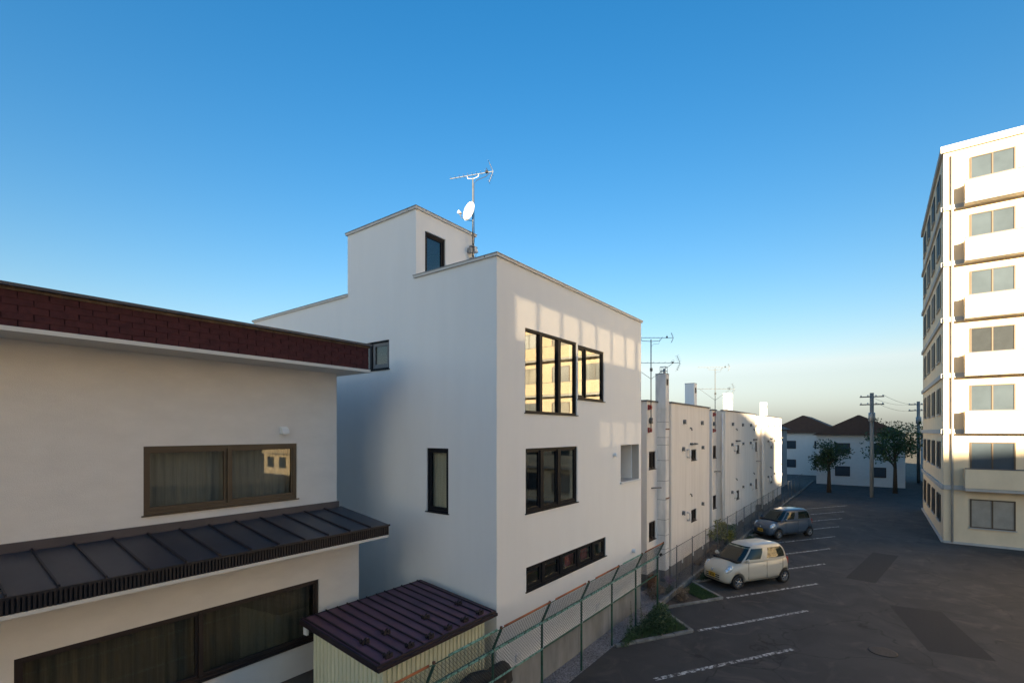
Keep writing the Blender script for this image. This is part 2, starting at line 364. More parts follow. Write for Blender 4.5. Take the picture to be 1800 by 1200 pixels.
def leaves(mb, c, R, n, size, up=.3, flat=1.):
    for _ in range(n):
        while True:
            p = Vector((random.uniform(-1, 1), random.uniform(-1, 1), random.uniform(-1, 1)))
            if p.length < 1: break
        p = Vector((c[0] + p.x*R[0], c[1] + p.y*R[1], c[2] + p.z*R[2]))
        leaf(mb, p, size*random.uniform(.6, 1.3), up)
def leaf(mb, p, s, up=.3, w=.45):
    d = Vector((random.gauss(0, 1), random.gauss(0, 1), random.gauss(up, .6))).normalized()
    q = d.cross(Vector((random.gauss(0, 1), random.gauss(0, 1), random.gauss(0, 1)))).normalized()*s*w*.5
    mb.quad(p, p + d*s*.5 + q, p + d*s, p + d*s*.5 - q)

# ================================================================== SETTING
m = MB(); m.quad((-1500, -1500, -.02), (2500, -1500, -.02), (2500, 2500, -.02), (-1500, 2500, -.02)); struct(m.build('ground', soil))
DS = Vector((.845, -.535)); DP = Vector((-.68, -.733))        # stall direction and stall head direction
FX = [4.53 + 3.6*k for k in range(-4, 9)]                     # where each head kerb meets the fence line
KX = [(x + 2.32, -2.03) for x in FX]
edge = []
edge.append((-40, -.56))
for k, x in enumerate(FX):
    if k > 3: edge += [(x, -.56), KX[k]]
edge += [(FX[-1] + 3.6, -.56), (75, -.56), (75, -26), (-40, -26)]
m = MB(); i = len(m.v); m.v += [(x, y, .0) for x, y in edge]; m.f.append(tuple(range(len(edge)))); m.sm.append(False)
lot = struct(m.build('parking_lot', asphalt))
ORG[lot.name] = Vector((0, 0, 0))
for k, (x, y) in enumerate(KX):
    if k < 2: continue
    a = Vector((x, y)) + DS*.22; b = a + DS*4.6; n = Vector((DS.y, -DS.x))*.062
    MB().quad((a.x + n.x, a.y + n.y, .004), (b.x + n.x, b.y + n.y, .004), (b.x - n.x, b.y - n.y, .004), (a.x - n.x, a.y - n.y, .004)).build('painted_line', line_white, lot)
for (x0, x1, y0, y1, ang) in ((9.5, 13.4, -8.6, -7.2, .2), (16, 22, -6.9, -5.9, -.15)):
    c_, s_ = math.cos(ang), math.sin(ang); cx_, cy_ = (x0 + x1)/2, (y0 + y1)/2
    MB().quad(*[(cx_ + (px - cx_)*c_ - (py - cy_)*s_, cy_ + (px - cx_)*s_ + (py - cy_)*c_, .003) for px, py in ((x0, y0), (x1, y0), (x1, y1), (x0, y1))]).build('repair_patch', patch_mat, lot)
mh = MB().lathe((8.6, -6.6, .0), (0, 0, 1), [(0, .33), (.010, .33), (.012, .30)], 24).build('manhole_cover', iron, lot)
# gravel strip between plinth and fence, weedy strip by the flats
MB().quad((-20, -.60, -.006), (9.6, -.60, -.006), (9.6, 12, -.006), (-20, 12, -.006)).build('gravel_strip', gravel, kind='structure')
MB().quad((9.6, -.60, -.008), (75, -.60, -.008), (75, 6, -.008), (9.6, 6, -.008)).build('weedy_strip', gravel_dark, kind='structure')
# planted triangles (earth) and their kerbs
for k in range(4, 13):
    x = FX[k]; tri = [(x + .1, -.60), KX[k], (x + 3.55, -.60)]
    m = MB(); m.prism(tri, -.03, .03); m.build('planting_bed', earth, kind='structure')
    for (p, q) in ((Vector((x, -.62)), Vector(KX[k])), (Vector(KX[k]), Vector((x + 3.6, -.60)))):
        d = (q - p); L = d.length; d.normalize(); nn = Vector((-d.y, d.x)); n_p = max(1, round(L/.62)); root = None
        m = None
        for j in range(n_p):
            a = p + d*(L*j/n_p + .006); b = p + d*(L*(j + 1)/n_p - .006); w = nn*.06
            if root is None:
                root = MB().hexa([(a.x - w.x, a.y - w.y, -.05), (b.x - w.x, b.y - w.y, -.05), (b.x + w.x, b.y + w.y, -.05), (a.x + w.x, a.y + w.y, -.05),
                                  (a.x - w.x, a.y - w.y, .07), (b.x - w.x, b.y - w.y, .07), (b.x + w.x, b.y + w.y, .07), (a.x + w.x, a.y + w.y, .07)]).build('kerb', kerb_concrete, bevel=.01, kind='structure')
                ORG[root.name] = Vector((0, 0, 0))
            else:
                h = .07 + random.uniform(-.012, .012)
                MB().hexa([(a.x - w.x, a.y - w.y, -.05), (b.x - w.x, b.y - w.y, -.05), (b.x + w.x, b.y + w.y, -.05), (a.x + w.x, a.y + w.y, -.05),
                           (a.x - w.x, a.y - w.y, h), (b.x - w.x, b.y - w.y, h), (b.x + w.x, b.y + w.y, h), (a.x + w.x, a.y + w.y, h)]).build('kerb_stone', kerb_concrete, root, bevel=.01)
m = MB(); m.box(8.2, 60, -.55, -.44, -.05, .16); struct(m.build('edge_board', kerb_concrete, bevel=.01))

# ================================================================== WHITE HOUSE
RF = Face(0, 0, (1, 0), (0, -1)); LF = Face(0, 0, (0, 1), (-1, 0)); TF = Face(0, 2.5, (1, 0), (0, -1))
W, D, RZ, TZ, PZ = 7.95, 10.6, 9.72, 11.40, .80
house = thing('white_house', (0, 0, 0), 'tall white stucco house with rooftop tower and black window frames', 'house')
UW = (1.045, 3.47, 6.43, 8.38); UW2 = (3.52, 5.11, 6.87, 8.34); MW = (1.07, 3.495, 4.11, 5.605); LW = (1.09, 5.225, 2.31, 2.87)
NI = (6.28, 7.755, 4.40, 5.572)
m = MB(); RF.wall(m, 0, W, PZ, RZ, [UW, UW2, MW, LW, NI], .25); m.build('wall', stucco, house)
NW = (1.415, 2.127, 4.11, 5.61); SW = (3.50, 6.35, 7.60, 8.345)
m = MB(); LF.wall(m, .25, D, PZ, TZ, [NW, SW, (.25, 2.5, RZ, TZ), (5.26, D, RZ, TZ)], .25); m.build('wall', stucco, house)
TW = (.298, 1.015, 9.80, 10.965)
m = MB(); TF.wall(m, .25, 2.15, RZ - .1, TZ, [TW], .2); m.build('wall', stucco, house)
m = MB(); m.box(1.95, 2.15, 2.7, 5.26, RZ - .1, TZ); m.box(.25, 1.95, 5.06, 5.26, RZ - .1, TZ); m.build('wall', stucco, house)
m = MB(); m.box(W - .25, W, .25, D, PZ, RZ); m.build('wall', stucco, house)
m = MB(); m.box(.25, W - .25, D - .25, D, PZ, RZ); m.build('wall', stucco, house)
m = MB(); m.box(.25, W - .25, .25, D - .25, RZ - .35, RZ - .15); m.build('roof_deck', slab_grey, house)
m = MB(); m.box(.25, 1.95, 2.7, 5.06, TZ - .25, TZ - .1); m.build('roof_deck', slab_grey, house)
def coping(x0, x1, y0, y1, z):
    c = MB().box(x0, x1, y0, y1, z, z + .052).build('coping', coping_metal, house)
    cx, cy = .014, .014
    MB().box(x0 - cx, x1 + cx, y0 - cy, y1 + cy, z + .052, z + .066).build('coping_cap', galv, c)
ov = .045
coping(-ov, W + ov, -ov, .29, RZ); coping(-ov, .29, .31, 2.5 + .05, RZ); coping(-ov, .29, 5.25, D + ov, RZ)
coping(W - .29, W + ov, .31, D + ov, RZ)
coping(-ov, 2.15 + ov, 2.5 - ov, 2.74, TZ); coping(-ov, .29, 2.76, 5.26 + ov, TZ); coping(1.9, 2.15 + ov, 2.76, 5.26 + ov, TZ); coping(.31, 1.88, 5.0, 5.26 + ov, TZ)
# plinth with white drip trim and its formwork panels
pl = MB().box(.012, W - .012, .012, D - .012, -.3, PZ - .03).build('plinth', concrete, house)
MB().box(-.02, W + .02, -.03, .012, PZ - .03, PZ - .004).build('drip_trim', trim_white, pl)
MB().box(-.03, .012, .014, D, PZ - .03, PZ - .004).build('drip_trim', trim_white, pl)
for u in (1.8, 3.6, 5.4): MB().box(u - .006, u + .006, .008, .0135, -.1, PZ - .035).build('formwork_joint', concrete_dark, pl)
# windows
fwk = dict(fm=frame_black, gm=glass)
window(RF, house, *UW, [(1.09, 1.69, 0), (1.80, 2.54, 0), (2.66, 3.425, 0)], frame_black, glass, fw=.05)
window(RF, house, *UW2, [(3.575, 3.98, 1), (4.02, 5.06, 0)], frame_black, glass, fw=.06)
window(RF, house, *MW, [(1.12, 1.72, 1), (1.86, 2.52, 1), (2.66, 3.445, 1)], frame_black, glass, fw=.05, sash=.045)
window(RF, house, *LW, [(1.13, 1.79, 1), (1.90, 2.63, 1), (2.75, 3.53, 1), (3.65, 4.40, 1), (4.51, 5.185, 1)], frame_black, glass, fw=.04, sash=.07)
window(LF, house, *NW, [(1.46, 2.08, 1)], frame_black, glass_dim, fw=.045, sash=.06)
window(LF, house, *SW, [(3.54, 4.20, 1), (4.28, 5.25, 1), (5.33, 6.31, 1)], frame_black, glass_blue, fw=.04, sash=.085, d_out=-.02, sash_m=frame_grey)
window(TF, house, *TW, [(.36, .955, 1)], frame_black, glass_blue, fw=.06, sash=.045)
# open niche at the far end of the front
nb = MB(); e_ = .004; na, nb1, nz, nz1 = NI[0] + e_, NI[1] - e_, NI[2] + e_ + .003, NI[3] - e_
nb.box(na, nb1, .004, 1.35, nz - .05, nz); nb.box(na, nb1, .004, 1.35, nz1, nz1 + .05)
nb.box(na - .05, na, .26, 1.35, nz - .05, nz1 + .05); nb.box(nb1, nb1 + .05, .26, 1.35, nz - .05, nz1 + .05); nb.box(na - .003, na, .004, .26, nz, nz1); nb.box(nb1, nb1 + .003, .004, .26, nz, nz1)
nb.box(na - .05, nb1 + .05, 1.35, 1.41, nz - .05, nz1 + .05); nb.build('niche_lining', niche_shade, house, label='open square niche without glass')
MB().box(NI[0] - .05, NI[1] + .06, -.06, .25, NI[2] - .055, NI[2] + .006).build('niche_sill', trim_white, house)
def hood_vent(root, x, y, z, nrm, r=.06, mt=white_plastic, name='vent_hood'):
    n = Vector((nrm[0], nrm[1], 0)); c = Vector((x, y, z)); s = Vector((-n.y, n.x, 0)); mb = MB()
    mb.lathe(c - n*.001, n, [(0, r*1.15), (.015, r*1.15), (.016, r*.95), (.05, r*.95)], 12)
    rows = []
    for k in range(7):
        w = math.pi*k/6; rows.append([c + s*math.cos(w)*r*1.05 + Vector((0, 0, math.sin(w)*r*1.15 - r*.1)) + n*.03,
                                      c + s*math.cos(w)*r*1.05 + Vector((0, 0, math.sin(w)*r*1.15 - r*.1)) + n*(.05 + .06*math.sin(w)) ,
                                      c + s*math.cos(w)*r*.9 + Vector((0, 0, -r*1.15)) + n*(.10)])
    mb.grid(rows); return mb.build(name, mt, root, fix=False)
hood_vent(house, 5.78, 0, 5.28, (0, -1), .055); hood_vent(house, 7.22, 0, 2.06, (0, -1), .06)
for a in (.76, 4.67):
    v = MB(); v.box(a - .09, a + .09, -.028, 0, .85, 1.03); v.box(a - .075, a + .075, -.036, -.028, .865, .90); v.box(a - .075, a + .075, -.036, -.028, .92, .95); v.box(a - .075, a + .075, -.036, -.028, .975, 1.01)
    v.build('wall_vent', white_plastic, house)
# rooms seen through the glass
for z, nm in ((.82, 'floor_slab'), (3.30, 'floor_slab'), (5.85, 'floor_slab')):
    MB().box(.252, W - .252, .252, D - .252, z, z + .18).build(nm, wood_floor, house)
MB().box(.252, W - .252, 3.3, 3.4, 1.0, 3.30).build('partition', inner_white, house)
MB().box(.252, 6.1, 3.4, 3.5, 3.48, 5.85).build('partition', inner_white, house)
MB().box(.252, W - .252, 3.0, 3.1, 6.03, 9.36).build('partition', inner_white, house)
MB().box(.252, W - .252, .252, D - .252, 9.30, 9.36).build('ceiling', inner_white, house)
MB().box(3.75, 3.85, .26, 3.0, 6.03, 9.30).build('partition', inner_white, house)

# curtains inside
def curtain(name, fc, u0, u1, d, z0, z1, mt, label, folds=9):
    rows = []; n = folds*4
    for z in (z0, z1):
        rows.append([fc.p(u0 + (u1 - u0)*k/n, d + .018*math.sin(2*math.pi*k/4), z) for k in range(n + 1)])
    mb = MB(); mb.grid(rows); r2 = [[(p[0] + fc.N[0]*-.006, p[1] + fc.N[1]*-.006, p[2]) for p in r] for r in rows]
    mb.grid(r2); return mark(mb.build(name, mt, fix=False), label, 'curtain')
curtain('curtain', RF, 3.15, 3.62, -.19, 1.05, 3.2, curtain_red, 'red curtain behind the third pane of the low window strip', 5)
curtain('curtain', RF, 4.02, 4.42, -.19, 1.05, 3.2, curtain_red, 'red curtain behind the fourth pane of the low window strip', 5)
curtain('curtain', LF, 1.56, 2.5, -.20, 3.5, 5.8, curtain_pale, 'pale curtain inside the tall narrow window of the blue shaded wall', 6)
curtain('curtain', RF, 4.05, 5.2, -.5, 6.05, 9.2, curtain_pale, 'pale curtain behind the short upper window beside the tall panes', 10)

# antenna mast on the tower
def yagi(root, p0, p1, n_el, el, m_el, vlen=.3, name='boom'):
    p0 = Vector(p0); p1 = Vector(p1); d = (p1 - p0).normalized(); s = Vector((-d.y, d.x, 0)).normalized()
    b = MB().tube([p0, p1], .010, 5).build(name, m_el, root)
    for k in range(n_el):
        c = p0 + (p1 - p0)*(k + .3)/(n_el + 1); l = el*(.75 + .25*k/n_el)
        MB().tube([c - s*l/2 + Vector((0, 0, .012)), c + s*l/2 + Vector((0, 0, .012))], .005, 4).build('director', m_el, b)
    c = p0 + (p1 - p0)*(.86); dp = MB(); dp.box(c.x - .03, c.x + .03, c.y - .03, c.y + .03, c.z - .01, c.z + .045)
    ring = [c + s*math.cos(t)*el*.42 + Vector((0, 0, .05 + math.sin(t)*.05)) for t in [2*math.pi*q/12 for q in range(13)]]
    dp.tube(ring, .005, 4); dp.build('dipole', black_rubber, b)
    for sg in (1, -1):
        e = p1 + Vector((0, 0, sg*vlen)) - d*vlen*.42
        r = MB(); r.tube([p1, e], .008, 5)
        for q in (.25, .5, .75, 1.): 
            g = p1 + (e - p1)*q; r.tube([g - s*el*.5, g + s*el*.5], .0045, 4)
        r.build('reflector', m_el, b)
    return b
def rod(root, pts, r, mt, name, n=6): return MB().tube(pts, r, n).build(name, mt, root)
mx, my = 1.97, 2.40
am = thing('antenna_mast', (mx, my, 10.5), 'grey mast with white dish and antenna on the white tower', 'antenna')
rod(am, [(mx, my, 10.55), (mx, my, 12.93)], .019, galv_dark, 'mast', 8)
yagi(am, (mx - .27, my + .60, 12.98), (mx + .24, my - .52, 13.05), 9, .22, galv_dark, .27)
rod(am, [(mx - .07, my + .15, 12.99), (mx - .06, my + .13, 12.93), (mx, my, 12.91), (mx + .06, my - .13, 12.95), (mx + .07, my - .15, 13.02)], .005, white_plastic, 'boom_bracket')
rod(am, [(mx + .20, my - .42, 13.02), (mx + .15, my - .34, 12.93), (mx + .05, my - .12, 12.86), (mx + .015, my - .028, 12.78), (mx + .015, my - .03, 12.0), (mx + .02, my - .035, 11.2), (mx - .05, my - .06, 10.98), (mx - .06, my - .05, 10.85), (mx + .0, my - .04, 10.75), (mx + .07, my - .05, 10.80), (mx + .08, my - .05, 10.9)], .008, black_rubber, 'cable', 5)
# dish: offset paraboloid facing west and up
dn = Vector((-.88, .12, .17)).normalized(); dc = Vector((mx - .12, my + .05, 12.0)); ds = Vector((0, 0, 1)).cross(dn).normalized(); du = dn.cross(ds).normalized()
rows = []
for k in range(7):
    r = k/6; rows.append([dc + ds*(.215*r*math.cos(t)) + du*(.27*r*math.sin(t)) + dn*(.055*r*r - .055) for t in [2*math.pi*q/28 for q in range(28)]])
mb = MB(); mb.grid(rows, closed=True); rows2 = [[p - dn*.012 for p in r] for r in rows]; mb.grid([list(reversed(r)) for r in rows2], closed=True); mb.grid([rows[-1], rows2[-1]], closed=True)
dish = mb.build('dish', dish_white, am, fix=False)
lnb = dc + dn*.30 - du*.20
rod(dish, [dc - du*.25 - dn*.01, dc - du*.30 + dn*.10, dc - du*.29 + dn*.22, lnb], .010, galv, 'feed_arm')
MB().lathe(lnb + dn*.03, -dn, [(0, .045), (.05, .045), (.06, .03), (.11, .028)], 12).build('receiver', white_plastic, dish)
rod(dish, [dc - dn*.05, Vector((mx, my, 12.0))], .03, galv, 'dish_clamp')
rod(am, [dc - du*.27, Vector((mx, my, 11.76))], .008, black_rubber, 'dish_stay')
MB().box(mx - .13, mx - .03, my - .05, my + .09, 10.86, 11.00).build('junction_box', galv, am, bevel=.006)
for z in (10.72, 11.05): MB().box(mx - .04, mx + .16, my - .03, my + .10, z, z + .03).build('wall_bracket', galv, am)
MB().hexa([(mx + .03, my - .05, 10.93), (mx + .18, my - .05, 10.93), (mx + .18, my + .08, 10.93), (mx + .03, my + .08, 10.93), (mx + .03, my - .05, 11.05), (mx + .08, my - .05, 11.07), (mx + .08, my + .08, 11.07), (mx + .03, my + .08, 11.05)]).build('gusset', white_plastic, am)

# ================================================================== CREAM NEIGHBOUR HOUSE
nh = thing('cream_house', (-1.74, 2.35, 0), 'cream rendered house with dark red shingled roof edge and lean-to roof', 'house')
LB, UB, EA, X0 = 2.35, 3.15, -1.74, -13.0
CL = Face(0, LB, (1, 0), (0, -1)); CU = Face(0, UB, (1, 0), (0, -1))
LWIN = (-6.9, -2.66, 1.95, 3.10); UWIN = (-5.3, -2.66, 4.62, 5.755)
m = MB(); CL.wall(m, X0, EA, 1.38, 4.2, [LWIN], .2); m.build('wall', cream_wall, nh)
m = MB(); CU.wall(m, X0, EA, 4.2, 7.32, [UWIN], .2); m.build('wall', cream_wall, nh)
m = MB(); m.box(EA - .2, EA, LB + .2, 9.4, 1.38, 4.19); m.box(EA - .2, EA, UB + .2, 9.4, 4.2, 7.32); m.box(X0, EA - .2, 9.2, 9.4, 1.38, 7.32); m.box(X0, X0 + .2, LB + .2, 9.2, 1.38, 7.32); m.build('wall', cream_wall, nh)
MB().box(X0 + .03, EA - .03, LB + .03, 9.3, -.3, 1.38).build('plinth', concrete_dark, nh)
MB().box(X0, EA, LB - .02, LB + .2, 1.372, 1.379).build('base_trim', flash_brown, nh)
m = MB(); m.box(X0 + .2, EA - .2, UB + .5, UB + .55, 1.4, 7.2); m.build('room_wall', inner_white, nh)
# roof with shingled edge
FB, FE = 2.35, -1.46
rf = MB().box(X0 - .3, FE, FB + .06, 9.7, 7.34, 7.80).build('roof', shingle_back, nh)
MB().box(X0 - .3, FE + .02, FB + .0, 9.7, 7.275, 7.335).build('soffit', cream_soffit, rf)
for k in range(1): MB().box(X0 - .32, FE + .045, FB - .035, 9.75, 7.845, 7.885).build('roof_edge_flashing', dark_metal, rf)
MB().box(X0 - .31, FE + .03, FB + .03, 9.72, 7.80, 7.845).build('roof_edge_board', log_brown, rf)
cw, ch = .30, .098
sh = MB().hexa([(.006, -.012, 0), (cw - .006, -.012, 0), (cw - .006, .004, 0), (.006, .004, 0), (.006, -.002, ch + .02), (cw - .006, -.002, ch + .02), (cw - .006, .004, ch + .02), (.006, .004, ch + .02)]).mesh('shingle', shingle_red)
for r in range(5):
    z = 7.335 + r*ch*.95; x = FE - cw - (r % 2)*.15
    if r % 2: inst(sh, 'shingle', (FE - .15, FB + .05 - .003*(r % 2), z), rf, scale=(.5, 1, 1))
    while x > -8.6:
        inst(sh, 'shingle', (x + random.uniform(-.004, .004), FB + .05 + random.uniform(-.003, .003), z + random.uniform(-.005, .005)), rf, rot=(0, random.uniform(-.008, .008), 0)); x -= cw
for r in range(5):                                               # the short return over the gap
    z = 7.335 + r*ch*.95
    for k in range(6): inst(sh, 'shingle', (FE + .004, FB + .08 + k*cw + (r % 2)*.12, z), rf, rot=(0, 0, rad(90)))
# lean-to roof of steel pans
EB, EZ, TZ2 = 1.52, 4.115, 4.335
e_end = -1.62
def pz(y): return EZ + (TZ2 - EZ)*(y - EB)/(UB - EB)
pr = MB().hexa([(X0, EB + .03, EZ - .09), (e_end - .03, EB + .03, EZ - .09), (e_end - .03, UB - .001, TZ2 - .09), (X0, UB - .001, TZ2 - .09), (X0, EB + .03, EZ - .03), (e_end - .03, EB + .03, EZ - .03), (e_end - .03, UB - .001, TZ2 - .03), (X0, UB - .001, TZ2 - .03)]).build('lean_to_roof', rib_black, nh)
x = e_end; k = 0
while x > -9.5:
    w = .455; a, b = x - w + .012, x - .012
    MB().hexa([(a, EB, EZ - .02), (b, EB, EZ - .02), (b, UB - .002, TZ2 - .02), (a, UB - .002, TZ2 - .02), (a, EB, EZ), (b, EB, EZ), (b, UB - .002, TZ2), (a, UB - .002, TZ2)]).build('roof_pan', pent_steel, pr)
    MB().hexa([(x - w - .011, EB - .003, EZ - .02), (x - w + .011, EB - .003, EZ - .02), (x - w + .011, UB - .004, TZ2 - .02), (x - w - .011, UB - .004, TZ2 - .02), (x - w - .011, EB - .003, EZ + .028), (x - w + .011, EB - .003, EZ + .028), (x - w + .011, UB - .004, TZ2 + .028), (x - w - .011, UB - .004, TZ2 + .028)]).build('roof_seam', rib_black, pr)
    x -= w; k += 1
MB().box(X0, EA + .03, UB - .05, UB - .002, TZ2 - .02, TZ2 + .125).build('wall_flashing', flash_brown, pr)
MB().box(X0, e_end + .015, EB - .03, EB + .01, EZ - .035, EZ - .002).build('eave_cap', rib_black, pr)
m = MB(); x = e_end - .01
while x > -9.5: m.box(x - .026, x, EB - .012, EB + .012, EZ - .21, EZ - .035); x -= .046
m.box(X0, e_end - .01, EB + .012, EB + .03, EZ - .212, EZ - .03)
mark(m.build('ribbed_fascia', rib_black, pr, fix=False), kind='stuff')
MB().box(e_end - .02, e_end + .002, EB + .03, UB - .06, EZ - .20, EZ - .036).build('end_fascia', rib_black, pr)
MB().box(X0, e_end - .01, EB - .005, EB + .045, EZ - .262, EZ - .213).build('eave_trim', cream_soffit, pr)
MB().box(X0, e_end - .03, EB + .05, LB - .001, EZ - .235, EZ - .21).build('soffit', cream_soffit, pr)
# windows, curtains, vent
window(CL, nh, *LWIN, [(-6.85, -4.78, 1), (-4.74, -2.71, 1)], frame_brown, glass_dim, fw=.05, sash=.035)
window(CU, nh, *UWIN, [(-5.25, -4.0, 1), (-3.96, -2.71, 1)], frame_bronze, glass_dim, fw=.06, sash=.05)
curtain('curtain', CL, -6.8, -2.72, -.26, 1.9, 3.15, curtain_brown, 'brown blind filling the ground floor window of the cream house', 26)
curtain('curtain', CU, -5.2, -2.70, -.27, 4.6, 5.8, curtain_grey, 'grey lace curtain in the bronze upstairs window of the cream house', 18)
v = MB(); c0 = (-2.93, UB)
v.hexa([(c0[0] - .10, UB - .005, 5.93), (c0[0] + .06, UB - .005, 5.93), (c0[0] + .06, UB, 5.93), (c0[0] - .10, UB, 5.93), (c0[0] - .10, UB - .005, 6.10), (c0[0] + .06, UB - .005, 6.10), (c0[0] + .06, UB, 6.10), (c0[0] - .10, UB, 6.10)])
rows = []
for q in range(6):
    t = math.pi/2*q/5; rows.append([(c0[0] - .09, UB - .005 - .10*math.sin(t), 5.955 + .13*math.cos(t)), (c0[0] + .05, UB - .005 - .10*math.sin(t), 5.955 + .13*math.cos(t))])
v.grid(rows)
for xx in (c0[0] - .09, c0[0] + .05): v.quad(*[(xx, UB - .005 - .10*math.sin(math.pi/2*q/5), 5.955 + .13*math.cos(math.pi/2*q/5)) for q in range(6)], (xx, UB - .005, 5.955))
v.build('vent_hood', white_plastic, nh, fix=False)

# ================================================================== SHED
sa0, sa1, sb0, sb1, sz0, sz1 = -3.22, -.27, -.17, 2.04, 2.32, 2.55
shed = thing('storage_shed', (-1.75, 1, 0), 'pale yellow ribbed steel shed with purple standing seam roof', 'shed')
wa0, wa1, wb0, wb1 = -3.02, -.42, -.02, 1.95
MB().box(wa0 + .03, wa1 - .03, wb0 + .03, wb1 - .03, 0, 2.28).build('frame_core', shed_trim_m, shed)
def shed_z(y): return sz0 + (sz1 - sz0)*(y - sb0)/(sb1 - sb0)
n = 25; w = (wa1 - wa0)/n
for fy in (wb0, wb1):
    for k in range(n):
        a = wa0 + k*w; s = -1 if fy == wb0 else 1; zt = shed_z(fy) - .05
        MB().hexa([(a + .009, fy - s*.02, .05), (a + w - .009, fy - s*.02, .05), (a + w - .020, fy + s*.012, .05), (a + .020, fy + s*.012, .05), (a + .009, fy - s*.02, zt), (a + w - .009, fy - s*.02, zt), (a + w - .020, fy + s*.012, zt), (a + .020, fy + s*.012, zt)]).build('wall_panel', shed_wall_m, shed)
    MB().box(wa0 + .01, wa1 - .01, fy + (.015 if fy == wb0 else -.025), fy + (.025 if fy == wb0 else -.015), .05, shed_z(fy) - .06).build('wall_backing', shed_wall_m, shed)
n = 17; w = (wb1 - wb0)/n
for fx in (wa0, wa1):
    for k in range(n):
        a = wb0 + k*w; s = -1 if fx == wa0 else 1; zt = shed_z(a) - .05
        MB().hexa([(fx - s*.02, a + .009, .05), (fx - s*.02, a + w - .009, .05), (fx + s*.012, a + w - .020, .05), (fx + s*.012, a + .020, .05), (fx - s*.02, a + .009, zt), (fx - s*.02, a + w - .009, zt), (fx + s*.012, a + w - .020, zt), (fx + s*.012, a + .020, zt)]).build('wall_panel', shed_wall_m, shed)
    MB().box(fx + (.015 if fx == wa0 else -.025), fx + (.025 if fx == wa0 else -.015), wb0 + .01, wb1 - .01, .05, shed_z(wb0) - .06).build('wall_backing', shed_wall_m, shed)
def slab(x0, x1, y0, y1, t0, t1): return MB().hexa([(x0, y0, shed_z(y0) + t0), (x1, y0, shed_z(y0) + t0), (x1, y1, shed_z(y1) + t0), (x0, y1, shed_z(y1) + t0), (x0, y0, shed_z(y0) + t1), (x1, y0, shed_z(y0) + t1), (x1, y1, shed_z(y1) + t1), (x0, y1, shed_z(y1) + t1)])
sr = slab(sa0 + .03, sa1 - .03, sb0 + .03, sb1 - .03, -.07, -.02).build('roof', shed_trim_m, shed)
seams = [sa0 + .055 + .2325*k for k in range(13)]
pans = [sa0] + seams + [sa1]
for k in range(len(pans) - 1): slab(pans[k] + .006, pans[k + 1] - .006, sb0, sb1, -.02, 0).build('roof_pan', shed_roof_m, sr)
for k, x in enumerate(seams): slab(x - .009, x + .009, sb0 + (.012 if k % 2 == 0 else .16), sb1 - .004 + .02*(k % 2 == 0), -.018, .030).build('roof_seam', shed_trim_m, sr)
for (x0, x1, y0, y1) in ((sa0 - .012, sa1 + .012, sb0 - .02, sb0 + .012), (sa0 - .015, sa0 + .012, sb0 + .012, sb1), (sa1 - .012, sa1 + .015, sb0 + .012, sb1), (sa0 - .012, sa1 + .012, sb1, sb1 + .02)):
    slab(x0, x1, y0, y1, -.095, .006).build('roof_trim', shed_trim_m, sr)
slab(sa0 - .02, sa1 + .02, sb0 - .06, sb0 - .022, -.085, -.03).build('gutter', shed_trim_m, sr)
g = MB()
for s in (-1, 1):
    g.hexa([(-.035 + s*.035, -.055, .0), (.035 + s*.035, -.055, .0), (.035 + s*.035, -.035, .0), (-.035 + s*.035, -.035, .0), (-.03 + s*.045, -.055, .075), (.02 + s*.045, -.055, .085), (.02 + s*.045, -.04, .085), (-.03 + s*.045, -.04, .075)])
    g.hexa([(-.03 + s*.03, .02, .0), (.03 + s*.03, .02, .0), (.03 + s*.03, .04, .0), (-.03 + s*.03, .04, .0), (-.025 + s*.05, .025, .065), (.02 + s*.05, .025, .08), (.02 + s*.05, .04, .08), (-.025 + s*.05, .04, .065)])
g.box(-.03, .03, -.06, .06, -.01, .035); g.box(-.085, .085, -.012, .008, .02, .055)
gm_ = g.mesh('snow_guard', rib_black)
near = lambda x: min(seams, key=lambda q: abs(q - x))
for x, y in ((-2.93, -.09), (-2.47, -.09), (-2.0, -.09), (-1.53, -.09), (-1.07, -.08), (-.60, -.07), (-2.87, .52), (-2.39, .54), (-1.47, .51), (-.5, .52)):
    inst(gm_, 'snow_guard', (near(x), y + .03, shed_z(y)), sr, rot=(0, 0, random.uniform(-.1, .1)))
MB().box(sa0 + .02, sa0 + .06, 1.88, 1.99, 2.28, 2.44).build('gutter_bracket', white_plastic, shed)

# dark covered heap between shed and fence
hp = thing('covered_heap', (-1.6, -.26, 0), 'dark tarpaulin covered heap beside the shed behind the green fence', 'heap')
rows = []
for k in range(17):
    a = -3.6 + 3.68*k/16; e = 1.0 if k < 14 else (.96, .86, .55)[k - 14]; zt = 1.34 + .06*math.sin(k*1.3) - .0*k
    rows.append([(a + random.uniform(-.02, .02) - (1 - e)*0, -.27 - .17*e*math.cos(t)*(1 if True else 0), .80 + (zt - .80)*e*math.sin(t)**.7 + random.uniform(-.012, .012)) for t in [math.pi*q/10 for q in range(11)]])
mb = MB(); mb.grid(rows); mb.quad(*rows[-1]); mb.build('tarpaulin', tarp_dark, hp)
for k in range(9):
    a = -3.4 + .39*k; MB().tube([(a, -.27 + random.uniform(-.03, .03), .0), (a + .02, -.27, 1.0 + random.uniform(-.1, .1))], .165, 9).build('log', log_brown, hp)

